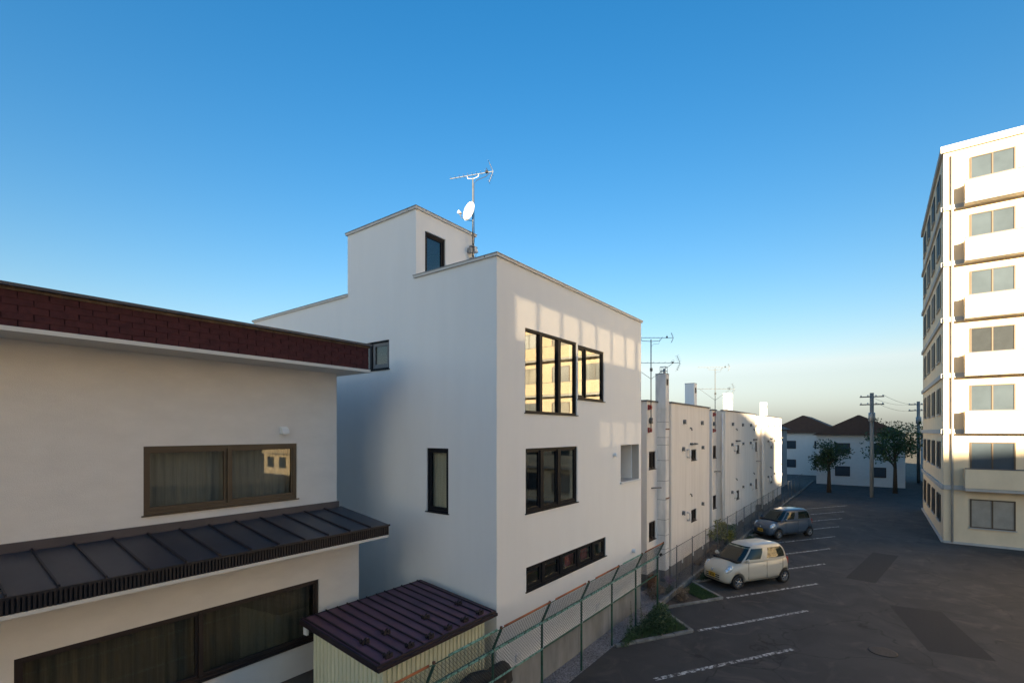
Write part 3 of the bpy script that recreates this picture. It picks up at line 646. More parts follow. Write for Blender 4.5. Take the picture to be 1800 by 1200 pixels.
# ================================================================== FENCES
def wires(mb, P0, U, V, L, H, step, r):
    """diamond mesh on the parallelogram P0 + u U + v V"""
    P0 = Vector(P0); U = Vector(U); V = Vector(V); nn = U.cross(V).normalized()
    k = -H
    while k < L:
        for sgn in (1, -1):
            if sgn == 1: a, b = (k, 0), (k + H, H)
            else: a, b = (k + H, 0), (k, H)
            (u0, v0), (u1, v1) = a, b
            def clip(u, v, uu, vv):
                if u < 0: t = (0 - u)/(uu - u); u, v = 0, v + (vv - v)*t
                if u > L: t = (L - u)/(uu - u); u, v = L, v + (vv - v)*t
                return u, v
            if max(u0, u1) <= 0 or min(u0, u1) >= L: continue
            A_ = clip(u0, v0, u1, v1); B_ = clip(u1, v1, u0, v0)
            p = P0 + U*A_[0] + V*A_[1] + nn*sgn*r*.6; q = P0 + U*B_[0] + V*B_[1] + nn*sgn*r*.6
            mb.tube([p, q], r, 3, cap=False)
        k += step
    return mb
gf = thing('green_fence', (2, -.5, 0), 'tall green chain link fence with outward bent posts and rusty top rail', 'fence')
GP = [-9.55, -7.8, -6.05, -4.28, -2.52, -.75, .985, 2.80, 4.57, 6.27, 8.14]
BY, TY, BZ, TZ3, MZ = -.5, -.705, 1.80, 2.235, 1.215
gx0, gx1 = -9.6, 8.16
pm = MB(); pm.tube([(0, 0, -.3), (0, 0, 1.74), (0, -.012, 1.81), (0, -.20, 2.215), (0, -.212, 2.245)], .026, 8); pme = pm.mesh('post', fence_green)
for x in GP:
    p = inst(pme, 'post', (x, BY, 0), gf); ORG[p.name] = ORG[gf.name]
    t = MB().box(-.02, .02, -.225, -.19, 2.24, 2.285).mesh('post_hook', rust_brown); inst(t, 'post_hook', (x, BY, 0), gf)
for k in range(len(GP) - 1):
    a, b = GP[k] + .02, GP[k + 1] - .02
    MB().tube([(GP[k], TY, TZ3), (GP[k + 1], TY, TZ3)], .011, 6).build('top_rail', fence_green, gf)
    s = random.uniform(0, .35)
    MB().box(a + s, b - random.uniform(0, .25), TY - .022, TY - .010, TZ3 + .012, TZ3 + .05).build('top_strip', fence_rust if k % 4 else fence_pale, gf)
    r = MB(); r.box(a, b, BY - .040, BY - .034, BZ - .045, BZ + .005); r.box(a, b, BY - .040, BY - .005, BZ - .001, BZ + .005); r.build('middle_rail', fence_pale, gf)
    r = MB(); r.box(a, b, BY - .038, BY - .032, MZ - .035, MZ + .008); r.box(a, b, BY - .038, BY - .008, MZ - .035, MZ - .030); r.build('bottom_rail', fence_pale if k < 6 else fence_green, gf)
    bo = MB()
    for q in range(6): x = a + (b - a)*(q + .5)/6; bo.box(x - .011, x + .011, BY - .048, BY - .040, BZ - .035, BZ - .008)
    mark(bo.build('rail_bolts', black_rubber, gf), kind='stuff')
mb = MB(); wires(mb, (gx0, BY - .03, MZ), (1, 0, 0), (0, 0, 1), gx1 - gx0, BZ - MZ, .072, .0036)
mark(mb.build('lower_mesh', wire_green, gf, fix=False), kind='stuff')
V2 = Vector((0, TY - BY, TZ3 - BZ)); L2 = V2.length
mb = MB(); wires(mb, (gx0, BY - .03, BZ), (1, 0, 0), V2.normalized(), gx1 - gx0, L2, .072, .0036)
mark(mb.build('upper_mesh', wire_green, gf, fix=False), kind='stuff')

yf = thing('grey_fence', (14, -.5, 0), 'low grey chain link fence along the weedy strip by the flats', 'fence')
yp = [8.22 + 1.945*k for k in range(22)]
ype = MB().tube([(0, 0, 0), (0, 0, 1.74)], .019, 7).mesh('post', galv_dark)
ycap = MB().lathe((0, 0, 1.735), (0, 0, 1), [(0, .024), (.02, .022), (.03, .008)], 8).mesh('post_cap', galv_dark)
for k, x in enumerate(yp):
    inst(ype, 'post', (x, -.495, .1), yf, scale=(1, 1, .93)); inst(ycap, 'post_cap', (x, -.495, -.0), yf)
    if k: MB().tube([(yp[k - 1], -.495, 1.70), (x, -.495, 1.70)], .014, 6).build('top_rail', galv_dark, yf)
mb = MB(); wires(mb, (8.22, -.515, .17), (1, 0, 0), (0, 0, 1), 24, 1.52, .09, .0016)
mark(mb.build('wire_mesh', wire_grey, yf, fix=False), kind='stuff')

# ================================================================== APARTMENT BUILDINGS
def apartment(x_in, bi, x_pier, x_main, x_end, label, pier_on=True, qx=None):
    """x_in..x_pier recessed bay with the stair window, flue pier, then the long front to x_end"""
    rt = thing('apartment_building', (x_main, .24, 0), label, 'building', 'weathered two storey flats in a row')
    zt = 7.16; FI = Face(0, bi, (1, 0), (0, -1)); FM = Face(0, .24, (1, 0), (0, -1))
    iw = (x_in + .22, x_in + .93)
    hi = [(iw[0], iw[1], 4.52, 5.22), (iw[0], iw[1], 1.74, 2.47)]
    m = MB(); FI.wall(m, x_in, x_main + .05, .50, zt, hi, .2); m.build('wall', apt_wall_m, rt)
    mc = x_main + 2.69
    hm = []
    cx = mc
    while cx + 1.2 < x_end:
        hm += [(cx, cx + .80, 4.68, 5.18), (cx, cx + .80, 1.90, 2.44)]; cx += 5.2
    m = MB(); FM.wall(m, x_main, x_end, .50, zt, hm, .2); m.build('wall', apt_wall_m, rt)
    m = MB(); m.box(x_main + .051, x_main + .2, .44, bi + .4, .50, zt); m.box(x_end - .2, x_end, .44, 9, .5, zt); m.box(x_in, x_in + .2, bi + .2, 9, .5, zt); m.box(x_in + .2, x_end - .2, 8.8, 9, .5, zt); m.build('wall', apt_wall_m, rt)
    MB().box(x_main + .012, x_end - .012, .262, 9, -.2, .50).build('plinth', plinth_m, rt)
    MB().box(x_in + .012, x_main + .01, bi + .015, 8.9, -.2, .50).build('plinth', plinth_m, rt)
    MB().box(x_in + .2, x_end - .2, 1.2, 8.8, 6.8, 6.9).build('roof_deck', slab_grey, rt)
    MB().box(x_in - .05, x_main - .05, bi - .05, bi + .25, zt, zt + .055).build('roof_edge', dark_metal, rt)
    MB().box(x_main - .05, x_end + .05, .19, .49, zt, zt + .055).build('roof_edge', dark_metal, rt)
    MB().box(x_in - .05, x_in + .25, bi + .26, 9, zt, zt + .055).build('roof_edge', dark_metal, rt)
    MB().box(x_end - .25, x_end + .05, .50, 9, zt, zt + .055).build('roof_edge', dark_metal, rt)
    for h in hi: window(FI, rt, *h, [(h[0] + .035, h[0] + .33, 1), (h[0] + .37, h[1] - .035, 1)], frame_brown, glass_dim, fw=.035, sash=.028)
    for h in hm: window(FM, rt, *h, [(h[0] + .035, h[0] + .38, 1), (h[0] + .42, h[1] - .035, 1)], frame_brown, glass_dim, fw=.035, sash=.028)
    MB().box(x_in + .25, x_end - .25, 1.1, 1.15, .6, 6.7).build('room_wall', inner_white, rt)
    # flue pier of stacked blocks rising into a chimney
    if pier_on:
        px0, px1, py0, py1 = x_pier, x_pier + .40, .253, bi + .06
        hts = [0.45, .85, .55, .62, .80, .75, .82, .62, .30, .62, .50]; z = .0; pier = None
        for k, h in enumerate(hts):
            b = MB().box(px0, px1, py0, py1, z + .007, z + h - .007)
            if pier is None: pier = b.build('flue_pier', plinth_m, rt, bevel=.008)
            else: b.build('flue_block', apt_block_m, pier, bevel=.006)
            z += h
        ztop = z
        MB().box(px0 + .006, px1 - .006, py0 + .006, py1 - .006, .02, ztop - .02).build('mortar_core', concrete_dark, pier)
        c = MB().box(px0, px1, py0, .672, ztop, 8.30).build('chimney', apt_block_m, rt, bevel=.01)
        MB().box(px0 - .006, px1 + .006, py0 - .006, .678, 8.30, 8.325).build('chimney_cap', slab_grey, c)
        MB().box(px0 + .10, px1 - .10, py0 - .008, py0 - .001, 7.85, 8.10).build('flue_opening', black_rubber, c)
        rod(c, [(px1 + .03, py0 + .08, 7.2), (px1 + .03, py0 + .08, 8.5)], .010, galv, 'ladder_rail'); rod(c, [(px1 + .03, py0 + .34, 7.2), (px1 + .03, py0 + .34, 8.5)], .010, galv, 'ladder_rail')
        for q in range(7): rod(c, [(px1 + .03, py0 + .08, 7.3 + q*.17), (px1 + .03, py0 + .34, 7.3 + q*.17)], .008, galv, 'ladder_rung', 5)
        cg = MB()
        for (ax, ay) in ((0, 0), (.22, 0), (0, .22), (.22, .22)): cg.tube([(px1 - .14 + ax, py0 + .1 + ay, 8.335), (px1 - .14 + ax, py0 + .1 + ay, 8.62)], .010, 5)
        for zz in (8.45, 8.62): cg.tube([(px1 - .14, py0 + .1, zz), (px1 + .08, py0 + .1, zz), (px1 + .08, py0 + .32, zz), (px1 - .14, py0 + .32, zz), (px1 - .14, py0 + .1, zz)], .010, 5)
        cg.tube([(px1 + .04, py0 + .21, 8.335), (px1 + .04, py0 + .21, 8.56)], .045, 8); cg.build('flue_cowl', galv, c)
    # second chimney behind the parapet
    qx = qx or x_main + 5.42
    c2 = MB().box(qx, qx + .46, .9, 1.37, 6.9, 8.43).build('chimney', stucco, rt, bevel=.01)
    MB().box(qx - .006, qx + .466, .894, 1.376, 8.43, 8.455).build('chimney_cap', slab_grey, c2)
    MB().box(qx + .13, qx + .35, .892, .899, 7.95, 8.22).build('flue_opening', black_rubber, c2)
    # downpipe, hooded vents, brackets
    rod(rt, [(x_main - .10, .37, .2), (x_main - .10, .37, 7.0)], .045, apt_block_m, 'downpipe', 8)
    if pier_on:
      rod(pier, [(px0 - .03, .42, 1.10), (px0 - .10, .42, 1.08)], .06, black_rubber, 'pipe_stub', 8)
      for zz in (6.07, 3.30): MB().box(px0 - .02, px1 + .03, py0 - .012, py0 - .0015, zz, zz + .05).build('clamp_band', rust_brown, pier)
    for zz in (3.78,): rod(rt, [(x_in + .45, bi, zz), (x_in + .47, bi - .10, zz + .02), (x_in + .95, bi - .22, zz - .01)], .025, vent_grey, 'exhaust_pipe')
    for cxx in [x_main + 5.2*q for q in range(int((x_end - x_main)/5.2) + 1)]:
        for du, zz, r in ((1.62, 6.42, .09), (4.31, 6.41, .09), (1.47, 5.24, .085), (4.41, 5.23, .08), (1.47, 2.48, .085), (4.41, 2.53, .08)):
            if cxx + du < x_end - .2: hood_vent(rt, cxx + du, .24, zz, (0, -1), r, vent_grey)
        for du, zz in ((2.10, 5.02), (2.10, 2.25)):
            if cxx + du < x_end - .2:
                mb = MB(); X = cxx + du; mb.tube([(X, .24, zz - .16), (X, .13, zz - .16), (X, .11, zz - .10), (X, .11, zz + .12), (X, .14, zz + .17), (X, .24, zz + .17)], .05, 8); mb.build('flue_elbow', apt_block_m, rt)
        if cxx + 2.8 < x_end - .2:
            X = cxx + 2.55; mb = MB(); mb.tube([(X, .24, 5.44), (X, .12, 5.44)], .05, 8); mb.tube([(X, .12, 5.44), (X + .75, .12, 5.43)], .028, 6); mb.tube([(X + .25, .12, 5.44), (X + .62, .12, 5.435)], .045, 8); mb.build('exhaust_pipe', vent_grey, rt)
            for zz in (6.15, 3.18): MB().tube([(X - .03, .24, zz), (X - .03, .17, zz), (X - .05, .15, zz - .10)], .03, 6).build('small_vent', vent_grey, rt)
    hood_vent(rt, x_in + .32, bi, 6.42, (0, -1), .10, vent_grey)
    for q in range(3): MB().box(x_main + 1.4 + q*1.55, x_main + 1.5 + q*1.55, .23, .258, .33, .50).build('plinth_vent', trim_white, rt)
    return rt
apartment(10.02, .60, 11.12, 11.752, 17.46, 'nearest weathered pale flats, just behind the white house')
apartment(19.72, .70, 20.25, 20.71, 29.2, 'second weathered flats along the fence, warmer lit, behind the parked car', False, 25.03)
apartment(31.5, .70, 32.1, 32.6, 41.0, 'farthest block of the row of weathered flats along the fence', False, 37.5)

def flat_antenna(x, y, zb, zm, zt, lt, ll, label):
    r = thing('roof_antenna', (x, y, zb), label, 'antenna', 'thin masts with two antennas on the flats')
    rod(r, [(x, y, zb), (x, y, zt)], .020, galv_dark, 'mast')
    d = Vector((.598, -.802, 0)); P = Vector((x, y, 0))
    yagi(r, P - d*lt[0] + Vector((0, 0, zt + .06)), P + d*lt[1] + Vector((0, 0, zt + .06)), 10, .18, galv_dark, .18)
    rod(r, [P - d*.42 + Vector((0, 0, zt + .05)), P - d*.34 + Vector((0, 0, zt - .06)), P + Vector((0, 0, zt - .08)), P + d*.34 + Vector((0, 0, zt - .06)), P + d*.42 + Vector((0, 0, zt + .05))], .010, galv_dark, 'boom_brace')
    yagi(r, P - d*ll[0] + Vector((0, 0, zm)), P + d*ll[1] + Vector((0, 0, zm)), 8, .42, galv_dark, .28)
    for s in (-1, 1): rod(r, [P + Vector((0, 0, zm - .62)), P + d*s*.85 + Vector((0, 0, zm - .01))], .008, galv_dark, 'stay')
    rod(r, [P + d*.35 + Vector((0, 0, zt + .03)), P + d*.30 + Vector((0, 0, zt - .18)), P + d*.10 + Vector((0, 0, zt - .18)), P + Vector((0, 0, zt - .3))], .006, black_rubber, 'cable', 4)
    MB().box(x - .04, x + .04, y - .05, y + .03, zm - .32, zm - .20).build('junction_box', galv_dark, r)
    for zz in (6.98, 6.10):
        b = MB(); b.box(x - .08, x + .05, y - .02, y + .10, zz, zz + .035); b.box(x - .08, x + .05, y - .02, y + .10, zz - .13, zz - .095); b.box(x - .09, x + .02, y + .06, y + .098, zz - .15, zz + .05); b.box(x - .035, x + .035, y - .035, y + .035, zz - .10, zz - .005)
        b.build('wall_bracket', red_paint, r)
    return r
flat_antenna(10.19, .50, 6.0, 8.64, 9.55, (.9, .86), (.9, 1.12), 'nearer thin mast with two antennas on red brackets by the white house')
flat_antenna(19.99, .60, 6.0, 8.33, 9.45, (.95, .80), (1.0, 1.05), 'farther thin mast with two antennas on red brackets, second flats')

# small things by the passage
bx_ = thing('planter_box', (10.0, .30, 0), 'rusty brown box standing in the passage beside the white house', 'box')
m = MB(); m.box(9.95, 10.35, .25, .255 + .3, 0, .03); m.box(9.95, 9.98, .25, .55, 0, .46); m.box(10.32, 10.35, .25, .55, 0, .46); m.box(9.98, 10.32, .25, .28, 0, .46); m.box(9.98, 10.32, .52, .55, 0, .46); m.build('side_boards', rust_brown, bx_, bevel=.006)
MB().box(9.99, 10.31, .29, .51, .03, .38).build('soil_fill', earth, bx_)
mt_ = thing('water_meter', (9.6, .9, 0), 'small white meter cover standing in the gap beside the white house', 'meter box')
MB().box(9.55, 9.72, .88, 1.0, 0, .55).build('cover', white_plastic, mt_, bevel=.015); MB().box(9.58, 9.69, .872, .88, .25, .48).build('lid', trim_white, mt_)

# ================================================================== CAR
def make_car(front, heading, car_paint, label):
    a = math.atan2(heading[1], heading[0])
    c = thing('parked_car', (front[0], front[1], 0), label, 'car', rz=a + math.pi)
    # local: x backwards from the nose, y to the car's left/right, z up
    def lerp(t, tab):
        for (x0, y0), (x1, y1) in zip(tab, tab[1:]):
            if t <= x1:
                s = (t - x0)/(x1 - x0); s = max(0, min(1, s)); return y0 + (y1 - y0)*s
        return tab[-1][1]
    WD = [(0, .36), (.04, .47), (.10, .56), (.2, .635), (.35, .69), (.6, .722), (1., .735), (2.6, .735), (3.0, .715), (3.2, .66), (3.32, .57), (3.395, .44)]
    TP = [(0, .60), (.04, .70), (.10, .76), (.25, .845), (.45, .915), (.7, .975), (.9, 1.01), (1.2, 1.03), (2.8, 1.06), (3.2, 1.04), (3.34, .96), (3.395, .84)]
    BT = [(0, .36), (.05, .27), (.15, .21), (.4, .19), (3.0, .2), (3.25, .25), (3.395, .40)]
    xs = [0, .02, .05, .1, .16, .24, .34, .46, .6, .75, .9, 1.05, 1.3, 1.6, 2., 2.4, 2.7, 2.9, 3.05, 3.18, 3.28, 3.35, 3.395]
    rows = []
    for x in xs:
        w = lerp(x, WD); t = lerp(x, TP); b = lerp(x, BT); h = t - b
        half = [(0, b), (.6*w, b), (.86*w, b + .03*h), (.965*w, b + .13*h), (1.0*w, b + .32*h), (1.0*w, b + .52*h), (.985*w, b + .70*h), (.955*w, b + .82*h), (.89*w, b + .92*h), (.72*w, b + .985*h), (.4*w, t + .012), (0, t + .018)]
        ring = [(x, y, z) for y, z in half] + [(x, -y, z) for y, z in reversed(half[1:-1])]
        rows.append(ring)
    mb = MB(); mb.grid(rows, closed=True); mb.quad(*reversed(rows[0])); mb.quad(*rows[-1])
    ORG[c.name] = Vector((0, 0, 0))
    body = mb.build('body', car_paint, c)
    cut = MB()
    for wx in (.60, 3.395 - .40):
        for s in (-1, 1): cut.lathe((wx, s*.46, .29), (0, s, 0), [(0, .315), (.6, .315)], 28)
    cu = bpy.data.objects.new('cutter', cut.mesh('cutter', black_rubber)); COL.objects.link(cu); cu.location = (0, 0, 0)
    md = body.modifiers.new('b', 'BOOLEAN'); md.object = cu; md.operation = 'DIFFERENCE'; md.solver = 'EXACT'
    body.parent = None; bpy.context.view_layer.update(); dg = bpy.context.evaluated_depsgraph_get()
    nm = bpy.data.meshes.new_from_object(body.evaluated_get(dg)); body.modifiers.clear(); body.data = nm; body.parent = c
    nm.materials.clear(); nm.materials.append(car_paint)
    for p in nm.polygons: p.material_index = 0
    bpy.data.objects.remove(cu)
    # cabin: rings of rounded outlines
    def ring_pts(z, n=48, off=0.):
        k = (z - .98)/(1.585 - .98)
        xf = lerp(k, [(0, .66), (.25, .86), (.5, 1.04), (.75, 1.21), (.88, 1.35), (1, 1.62)]); xr = lerp(k, [(0, 3.335), (.3, 3.30), (.6, 3.21), (.85, 3.06), (.95, 2.9), (1, 2.6)])
        hw = lerp(k, [(0, .700), (.3, .672), (.6, .628), (.8, .588), (.9, .545), (.96, .46), (1, .30)])
        cx = (xf + xr)/2; hx = (xr - xf)/2 + off; hw += off; out = []
        for j in range(n):
            t = 2*math.pi*j/n; cs, sn = math.cos(t), math.sin(t); e = .36
            out.append((cx - hx*math.copysign(abs(cs)**(e + .14), cs), hw*math.copysign(abs(sn)**e, sn), z))
        return out
    zl = [.98, 1.05, 1.12, 1.20, 1.28, 1.36, 1.44, 1.49, 1.53, 1.56, 1.578, 1.585]
    R = [ring_pts(z) for z in zl]; mb = MB(); mb.grid(R, closed=True); mb.quad(*R[-1]); cabin = mb.build('cabin', car_paint, c)
    def patch(name, m_, j0, j1, z0, z1, off=.006, trim=0):
        zz = [z0 + (z1 - z0)*q/6 for q in range(7)]; n = 96
        rr = []
        for z in zz:
            ring = ring_pts(z, n, off); rr.append([ring[j % n] for j in range(j0, j1 + 1)])
        q = MB(); q.grid(rr); return q.build(name, m_, c, fix=False)
    # parameter j: 0 = nose centre line, 24 = +y side middle, 48 = rear, 72 = -y side
    patch('windshield_seal', black_rubber, -11, 11, 1.0, 1.50, .004)
    patch('windshield', car_glass, -10, 10, 1.02, 1.485, .008)
    for s in (1, -1):
        for (j0, j1) in ((13, 23), (24, 34)):
            a_, b_ = (j0, j1) if s == 1 else (96 - j1, 96 - j0)
            patch('side_window_seal', black_rubber, a_, b_, 1.06, 1.44, .004)
            patch('side_window', car_glass, a_ , b_, 1.075, 1.43, .008)
    patch('rear_window', car_glass, 40, 56, 1.10, 1.46, .006)
    MB().box(.62, .86, -.60, .60, .955, 1.028).build('cowl', black_rubber, c)
    # dark interior so the glass has depth
    MB().box(1.0, 3.1, -.52, .52, .8, 1.06).build('interior', black_rubber, c)
    for s in (-1, 1):
        q = MB(); q.box(1.55, 1.68, s*.30 - .2, s*.30 + .2, 1.0, 1.36); q.box(1.58, 1.66, s*.30 - .1, s*.30 + .1, 1.36, 1.47); q.build('seat', curtain_grey, c, bevel=.03)
    # headlights: tall almond lenses on the front corners
    for s in (-1, 1):
        hc = Vector((.235, s*.555, .735)); d = Vector((-.62, s*.55, .42)).normalized(); u = Vector((.70, s*.30, .62)); u = (u - d*u.dot(d)).normalized(); v_ = d.cross(u)
        rr = []
        for k in range(6):
            r = 1 - k/5.; rr.append([hc + u*(.225*r*math.cos(t)*(1 + .0*t)) + v_*(.115*r*math.sin(t)) + d*(.055*math.sqrt(max(0, 1 - r*r))) for t in [2*math.pi*q/20 for q in range(20)]])
        base = [p - d*.07 for p in rr[0]]
        q = MB(); q.grid([base] + rr, closed=True); hl = q.build('headlight', lens_mat, c, fix=False)
        for dd, r in ((-.06, .055), (.05, .06)):
            MB().lathe(hc + u*dd + d*.035, d, [(0, r), (.02, r), (.026, r*.7)], 14).build('reflector', chrome, hl)
    # grille slots, bumper intake, plate
    for s in (-1, 1):
        MB().hexa([(.055, s*.10, .635), (.10, s*.36, .645), (.2, s*.36, .645), (.2, s*.10, .635), (.065, s*.10, .70), (.10, s*.36, .715), (.2, s*.36, .715), (.2, s*.10, .70)]).build('grille_slot', black_rubber, c)
    MB().hexa([(-.012, -.07, .60), (-.012, .07, .60), (.1, .07, .60), (.1, -.07, .60), (.02, -.07, .72), (.02, .07, .72), (.1, .07, .72), (.1, -.07, .72)]).build('nose_bar', car_paint, c, bevel=.01)
    MB().lathe((-.002, 0, .665), (-1, 0, .25), [(0, .05), (.012, .05), (.018, .04)], 18).build('emblem', chrome, c)
    for q in range(3):
        z = .335 + q*.075; MB().box(-.012 + .01*q*0, .12, -.40 + .05, .40 - .05, z, z + .036).build('intake_slot', black_rubber, c)
    MB().box(-.03, -.018, -.165, .165, .40, .565).build('number_plate', plate_yellow, c)
    q = MB()
    for k, (y, w) in enumerate(((-.10, .035), (-.05, .035), (.0, .012), (.04, .035), (.09, .035))): q.box(-.033, -.0305, y - w/2, y + w/2, .425, .495)
    for y in (-.06, .0, .06): q.box(-.033, -.0305, y - .018, y + .018, .515, .545)
    q.build('plate_marks', plate_black, c)
    # wheels
    for wx in (.60, 3.395 - .40):
        for s in (-1, 1):
            t = MB().lathe((wx, s*.56, .272), (0, s, 0), [(0, .20), (0, .255), (.02, .272), (.13, .272), (.15, .255), (.152, .185), (.12, .18)], 32).build('wheel', black_rubber, c)
            MB().lathe((wx, s*.64, .272), (0, s, 0), [(0, .185), (.055, .185), (.062, .172), (.045, .165), (.03, .05)], 28).build('rim', galv_dark, t)
            sp = MB()
            for k in range(7):
                w = 2*math.pi*k/7; d1 = Vector((math.cos(w), 0, math.sin(w))); d2 = Vector((-math.sin(w), 0, math.cos(w))); o_ = Vector((wx, s*.70, .272))
                p = [o_ + d1*.03 - d2*.03, o_ + d1*.03 + d2*.03, o_ + d1*.178 + d2*.022, o_ + d1*.178 - d2*.022]
                sp.hexa([x - Vector((0, s*.015, 0)) for x in p] + [x + Vector((0, s*.012, 0)) for x in p])
            sp.lathe((wx, s*.70, .272), (0, s, 0), [(-.01, .045), (.016, .042), (.02, .02)], 14); sp.build('spokes', chrome, t)
            MB().lathe((wx, s*.47, .29), (0, s, 0), [(0, .305), (.02, .305)], 24).build('wheel_well', black_rubber, c)
    # doors, mirrors, lamps
    for s in (-1, 1):
        q = MB()
        for x in (1.08, 2.02, 2.86): q.box(x - .004, x + .004, s*.728, s*.7385, .34, .98)
        q.box(1.08, 2.86, s*.728, s*.7385, .325, .333); q.build('door_gap', black_rubber, c)
        for x in (1.85, 2.70): MB().box(x, x + .13, s*.73, s*.755, .80, .825).build('door_handle', car_paint, c, bevel=.006)
        rr = []
        mc_ = Vector((.98, s*.80, 1.06))
        q = MB(); q.lathe(mc_ - Vector((.06, 0, 0)), (1, 0, 0), [(0, .03), (.02, .06), (.07, .075), (.10, .07)], 14); q.box(mc_.x - .02, mc_.x + .05, min(s*.68, s*.78), max(s*.68, s*.78), 1.02, 1.05); q.build('wing_mirror', car_paint, c)
        MB().box(3.20, 3.345, s*.50 - .09, s*.50 + .09, .70, .98).build('tail_lamp', red_paint, c, bevel=.03)
    for s in (-.28, .22): MB().tube([(.80, s, 1.035), (1.02, s + .36, 1.20)], .008, 5).build('wiper', black_rubber, c)
    return c
make_car((11.76, -1.36), (-.845, .535), car_paint, 'small beige car parked nose to the kerb with a yellow plate')
make_car((22.35, -1.25), (-.845, .535), car_slate, 'small slate blue car parked three stalls beyond the beige one')

# ================================================================== PLANTS
def grass(mb, poly_fn, n, h0, h1, w=.006):
    for _ in range(n):
        x, y = poly_fn(); h = random.uniform(h0, h1); t = random.uniform(0, 6.28); dx, dy = math.cos(t)*w, math.sin(t)*w; lx, ly = random.gauss(0, h*.35), random.gauss(0, h*.35)
        mb.quad((x - dx, y - dy, .02), (x + dx, y + dy, .02), (x + lx, y + ly, .02 + h))
def tri_pt(A, B, C):
    def f():
        u, v = random.random(), random.random()
        if u + v > 1: u, v = 1 - u, 1 - v
        return (A[0] + u*(B[0] - A[0]) + v*(C[0] - A[0]), A[1] + u*(B[1] - A[1]) + v*(C[1] - A[1]))
    return f
def tri(k, s=.12):
    A = Vector((FX[k], -.62)); B = Vector(KX[k]); Cc = Vector((FX[k] + 3.6, -.62)); g = (A + B + Cc)/3
    return [tuple(p + (g - p)*s) for p in (A, B, Cc)]
T0, T1 = 4, 5                                                 # the two beds in view
t0 = tri(4); t1 = tri(5)
mb = MB(); grass(mb, tri_pt(*t0), 3500, .05, .22); mark(mb.build('grass', leaf_green, fix=False), 'long grass in the planting bed by the green fence posts', 'grass', kind='stuff')
gA, gB, gC = t1; mid = ((gA[0]*.35 + gC[0]*.65), (gA[1]*.35 + gC[1]*.65))
mb = MB(); grass(mb, tri_pt(mid, (gA[0]*.3 + gB[0]*.7, gA[1]*.3 + gB[1]*.7), gB), 5200, .03, .10); grass(mb, tri_pt(mid, gB, gC), 5200, .03, .10); mark(mb.build('lawn', leaf_green, fix=False), 'short green lawn patch in the triangular bed near the car', 'lawn', kind='stuff')
for k in range(6, 13):
    mb = MB(); grass(mb, tri_pt(*tri(k)), 1500, .04, .14); mark(mb.build('grass', leaf_dark, fix=False), 'grass in the beds beyond the parked car', 'grass', kind='stuff')
def bush(name, c, R, n, size, mt, label, cat='shrub', stems=6, sm=bark, group=None):
    r = thing(name, (c[0], c[1], 0), label, cat, group); mb = MB()
    clumps = [(random.gauss(0, .45), random.gauss(0, .45), random.uniform(-.6, .8)) for _ in range(9)]
    for q in clumps: leaves(mb, (c[0] + q[0]*R[0], c[1] + q[1]*R[1], c[2] + q[2]*R[2]), (R[0]*.5, R[1]*.5, R[2]*.5), n//9, size)
    mb.build('foliage', mt, r, fix=False)
    for k in range(stems):
        t = 2*math.pi*k/stems; e = (c[0] + math.cos(t)*R[0]*.7, c[1] + math.sin(t)*R[1]*.7, c[2] + R[2]*random.uniform(.2, .9))
        MB().tube([(c[0] + math.cos(t)*.03, c[1] + math.sin(t)*.03, 0), ((c[0] + e[0])/2, (c[1] + e[1])/2, e[2]*.6), e], .008, 4, r2=.003).build('stem', sm, r, fix=False)
    return r
bush('shrub', (6.15, -1.02, .26), (.95, .36, .26), 2600, .075, leaf_dark, 'broad dark green shrub in the bed below the last green posts')
bush('shrub', (7.05, -1.05, .24), (.55, .42, .24), 1300, .07, leaf_green, 'smaller fresh green shrub beside the kerb corner', stems=5)
bush('weed', (5.0, -.80, .10), (.45, .16, .12), 500, .06, leaf_green, 'low weeds at the pointed end of the front bed', 'weed', 4)
def tall_weed(x, y, h, mt, label, n=40, sm=leaf_green):
    r = thing('tall_weed', (x, y, 0), label, 'weed', 'tall thin weeds by the fence'); lx, ly = random.gauss(0, .06), random.gauss(0, .06)
    MB().tube([(x, y, 0), (x + lx*.4, y + ly*.4, h*.5), (x + lx, y + ly, h)], .007, 4, r2=.003).build('stem', sm, r, fix=False)
    mb = MB()
    for k in range(n):
        t = .15 + .85*k/n; leaf(mb, Vector((x + lx*t, y + ly*t, h*t)), .09*(1.25 - t), .4, .3)
    mb.build('foliage', mt, r, fix=False); return r
for k, (x, y, h, w_) in enumerate(((6.0, -.50, .85, 'tallest'), (5.55, -.62, .62, 'second'), (6.45, -.64, .72, 'third'), (6.9, -.72, .55, 'fourth'), (7.35, -.85, .70, 'fifth'), (5.2, -.68, .45, 'shortest'))):
    tall_weed(x, y, h, leaf_green, '%s thin upright weed of the six rising along the foot of the green fence' % w_)
bush('dry_shrub', (9.25, -.08, .26), (.62, .30, .26), 1700, .055, leaf_dry, 'dry brown shrub inside the grey fence corner', 'shrub', 8)
bush('flower_clump', (10.55, -.10, .28), (.28, .18, .16), 500, .05, leaf_purple, 'faded purple flower clump beside the dry shrub', 'flowers', 5)
bush('dry_shrub', (9.55, -.92, .20), (.60, .24, .18), 1300, .055, leaf_dry, 'dry brown shrub in the kerb bed outside the grey fence', 'shrub', 8)
bush('weed', (9.9, -.32, .12), (.35, .10, .12), 300, .05, leaf_dark, 'dark low weed tuft under the grey fence', 'weed', 4)
bush('weed', (12.4, -.85, .12), (.35, .14, .12), 350, .07, leaf_dark, 'dark weed tuft at the kerb before the car nose', 'weed', 4)
bush('garden_bush', (18.3, -.10, .85), (1.0, .30, .55), 1000, .15, leaf_yellow, 'loose yellow green bush behind the grey fence beyond the car', 'bush', 9)
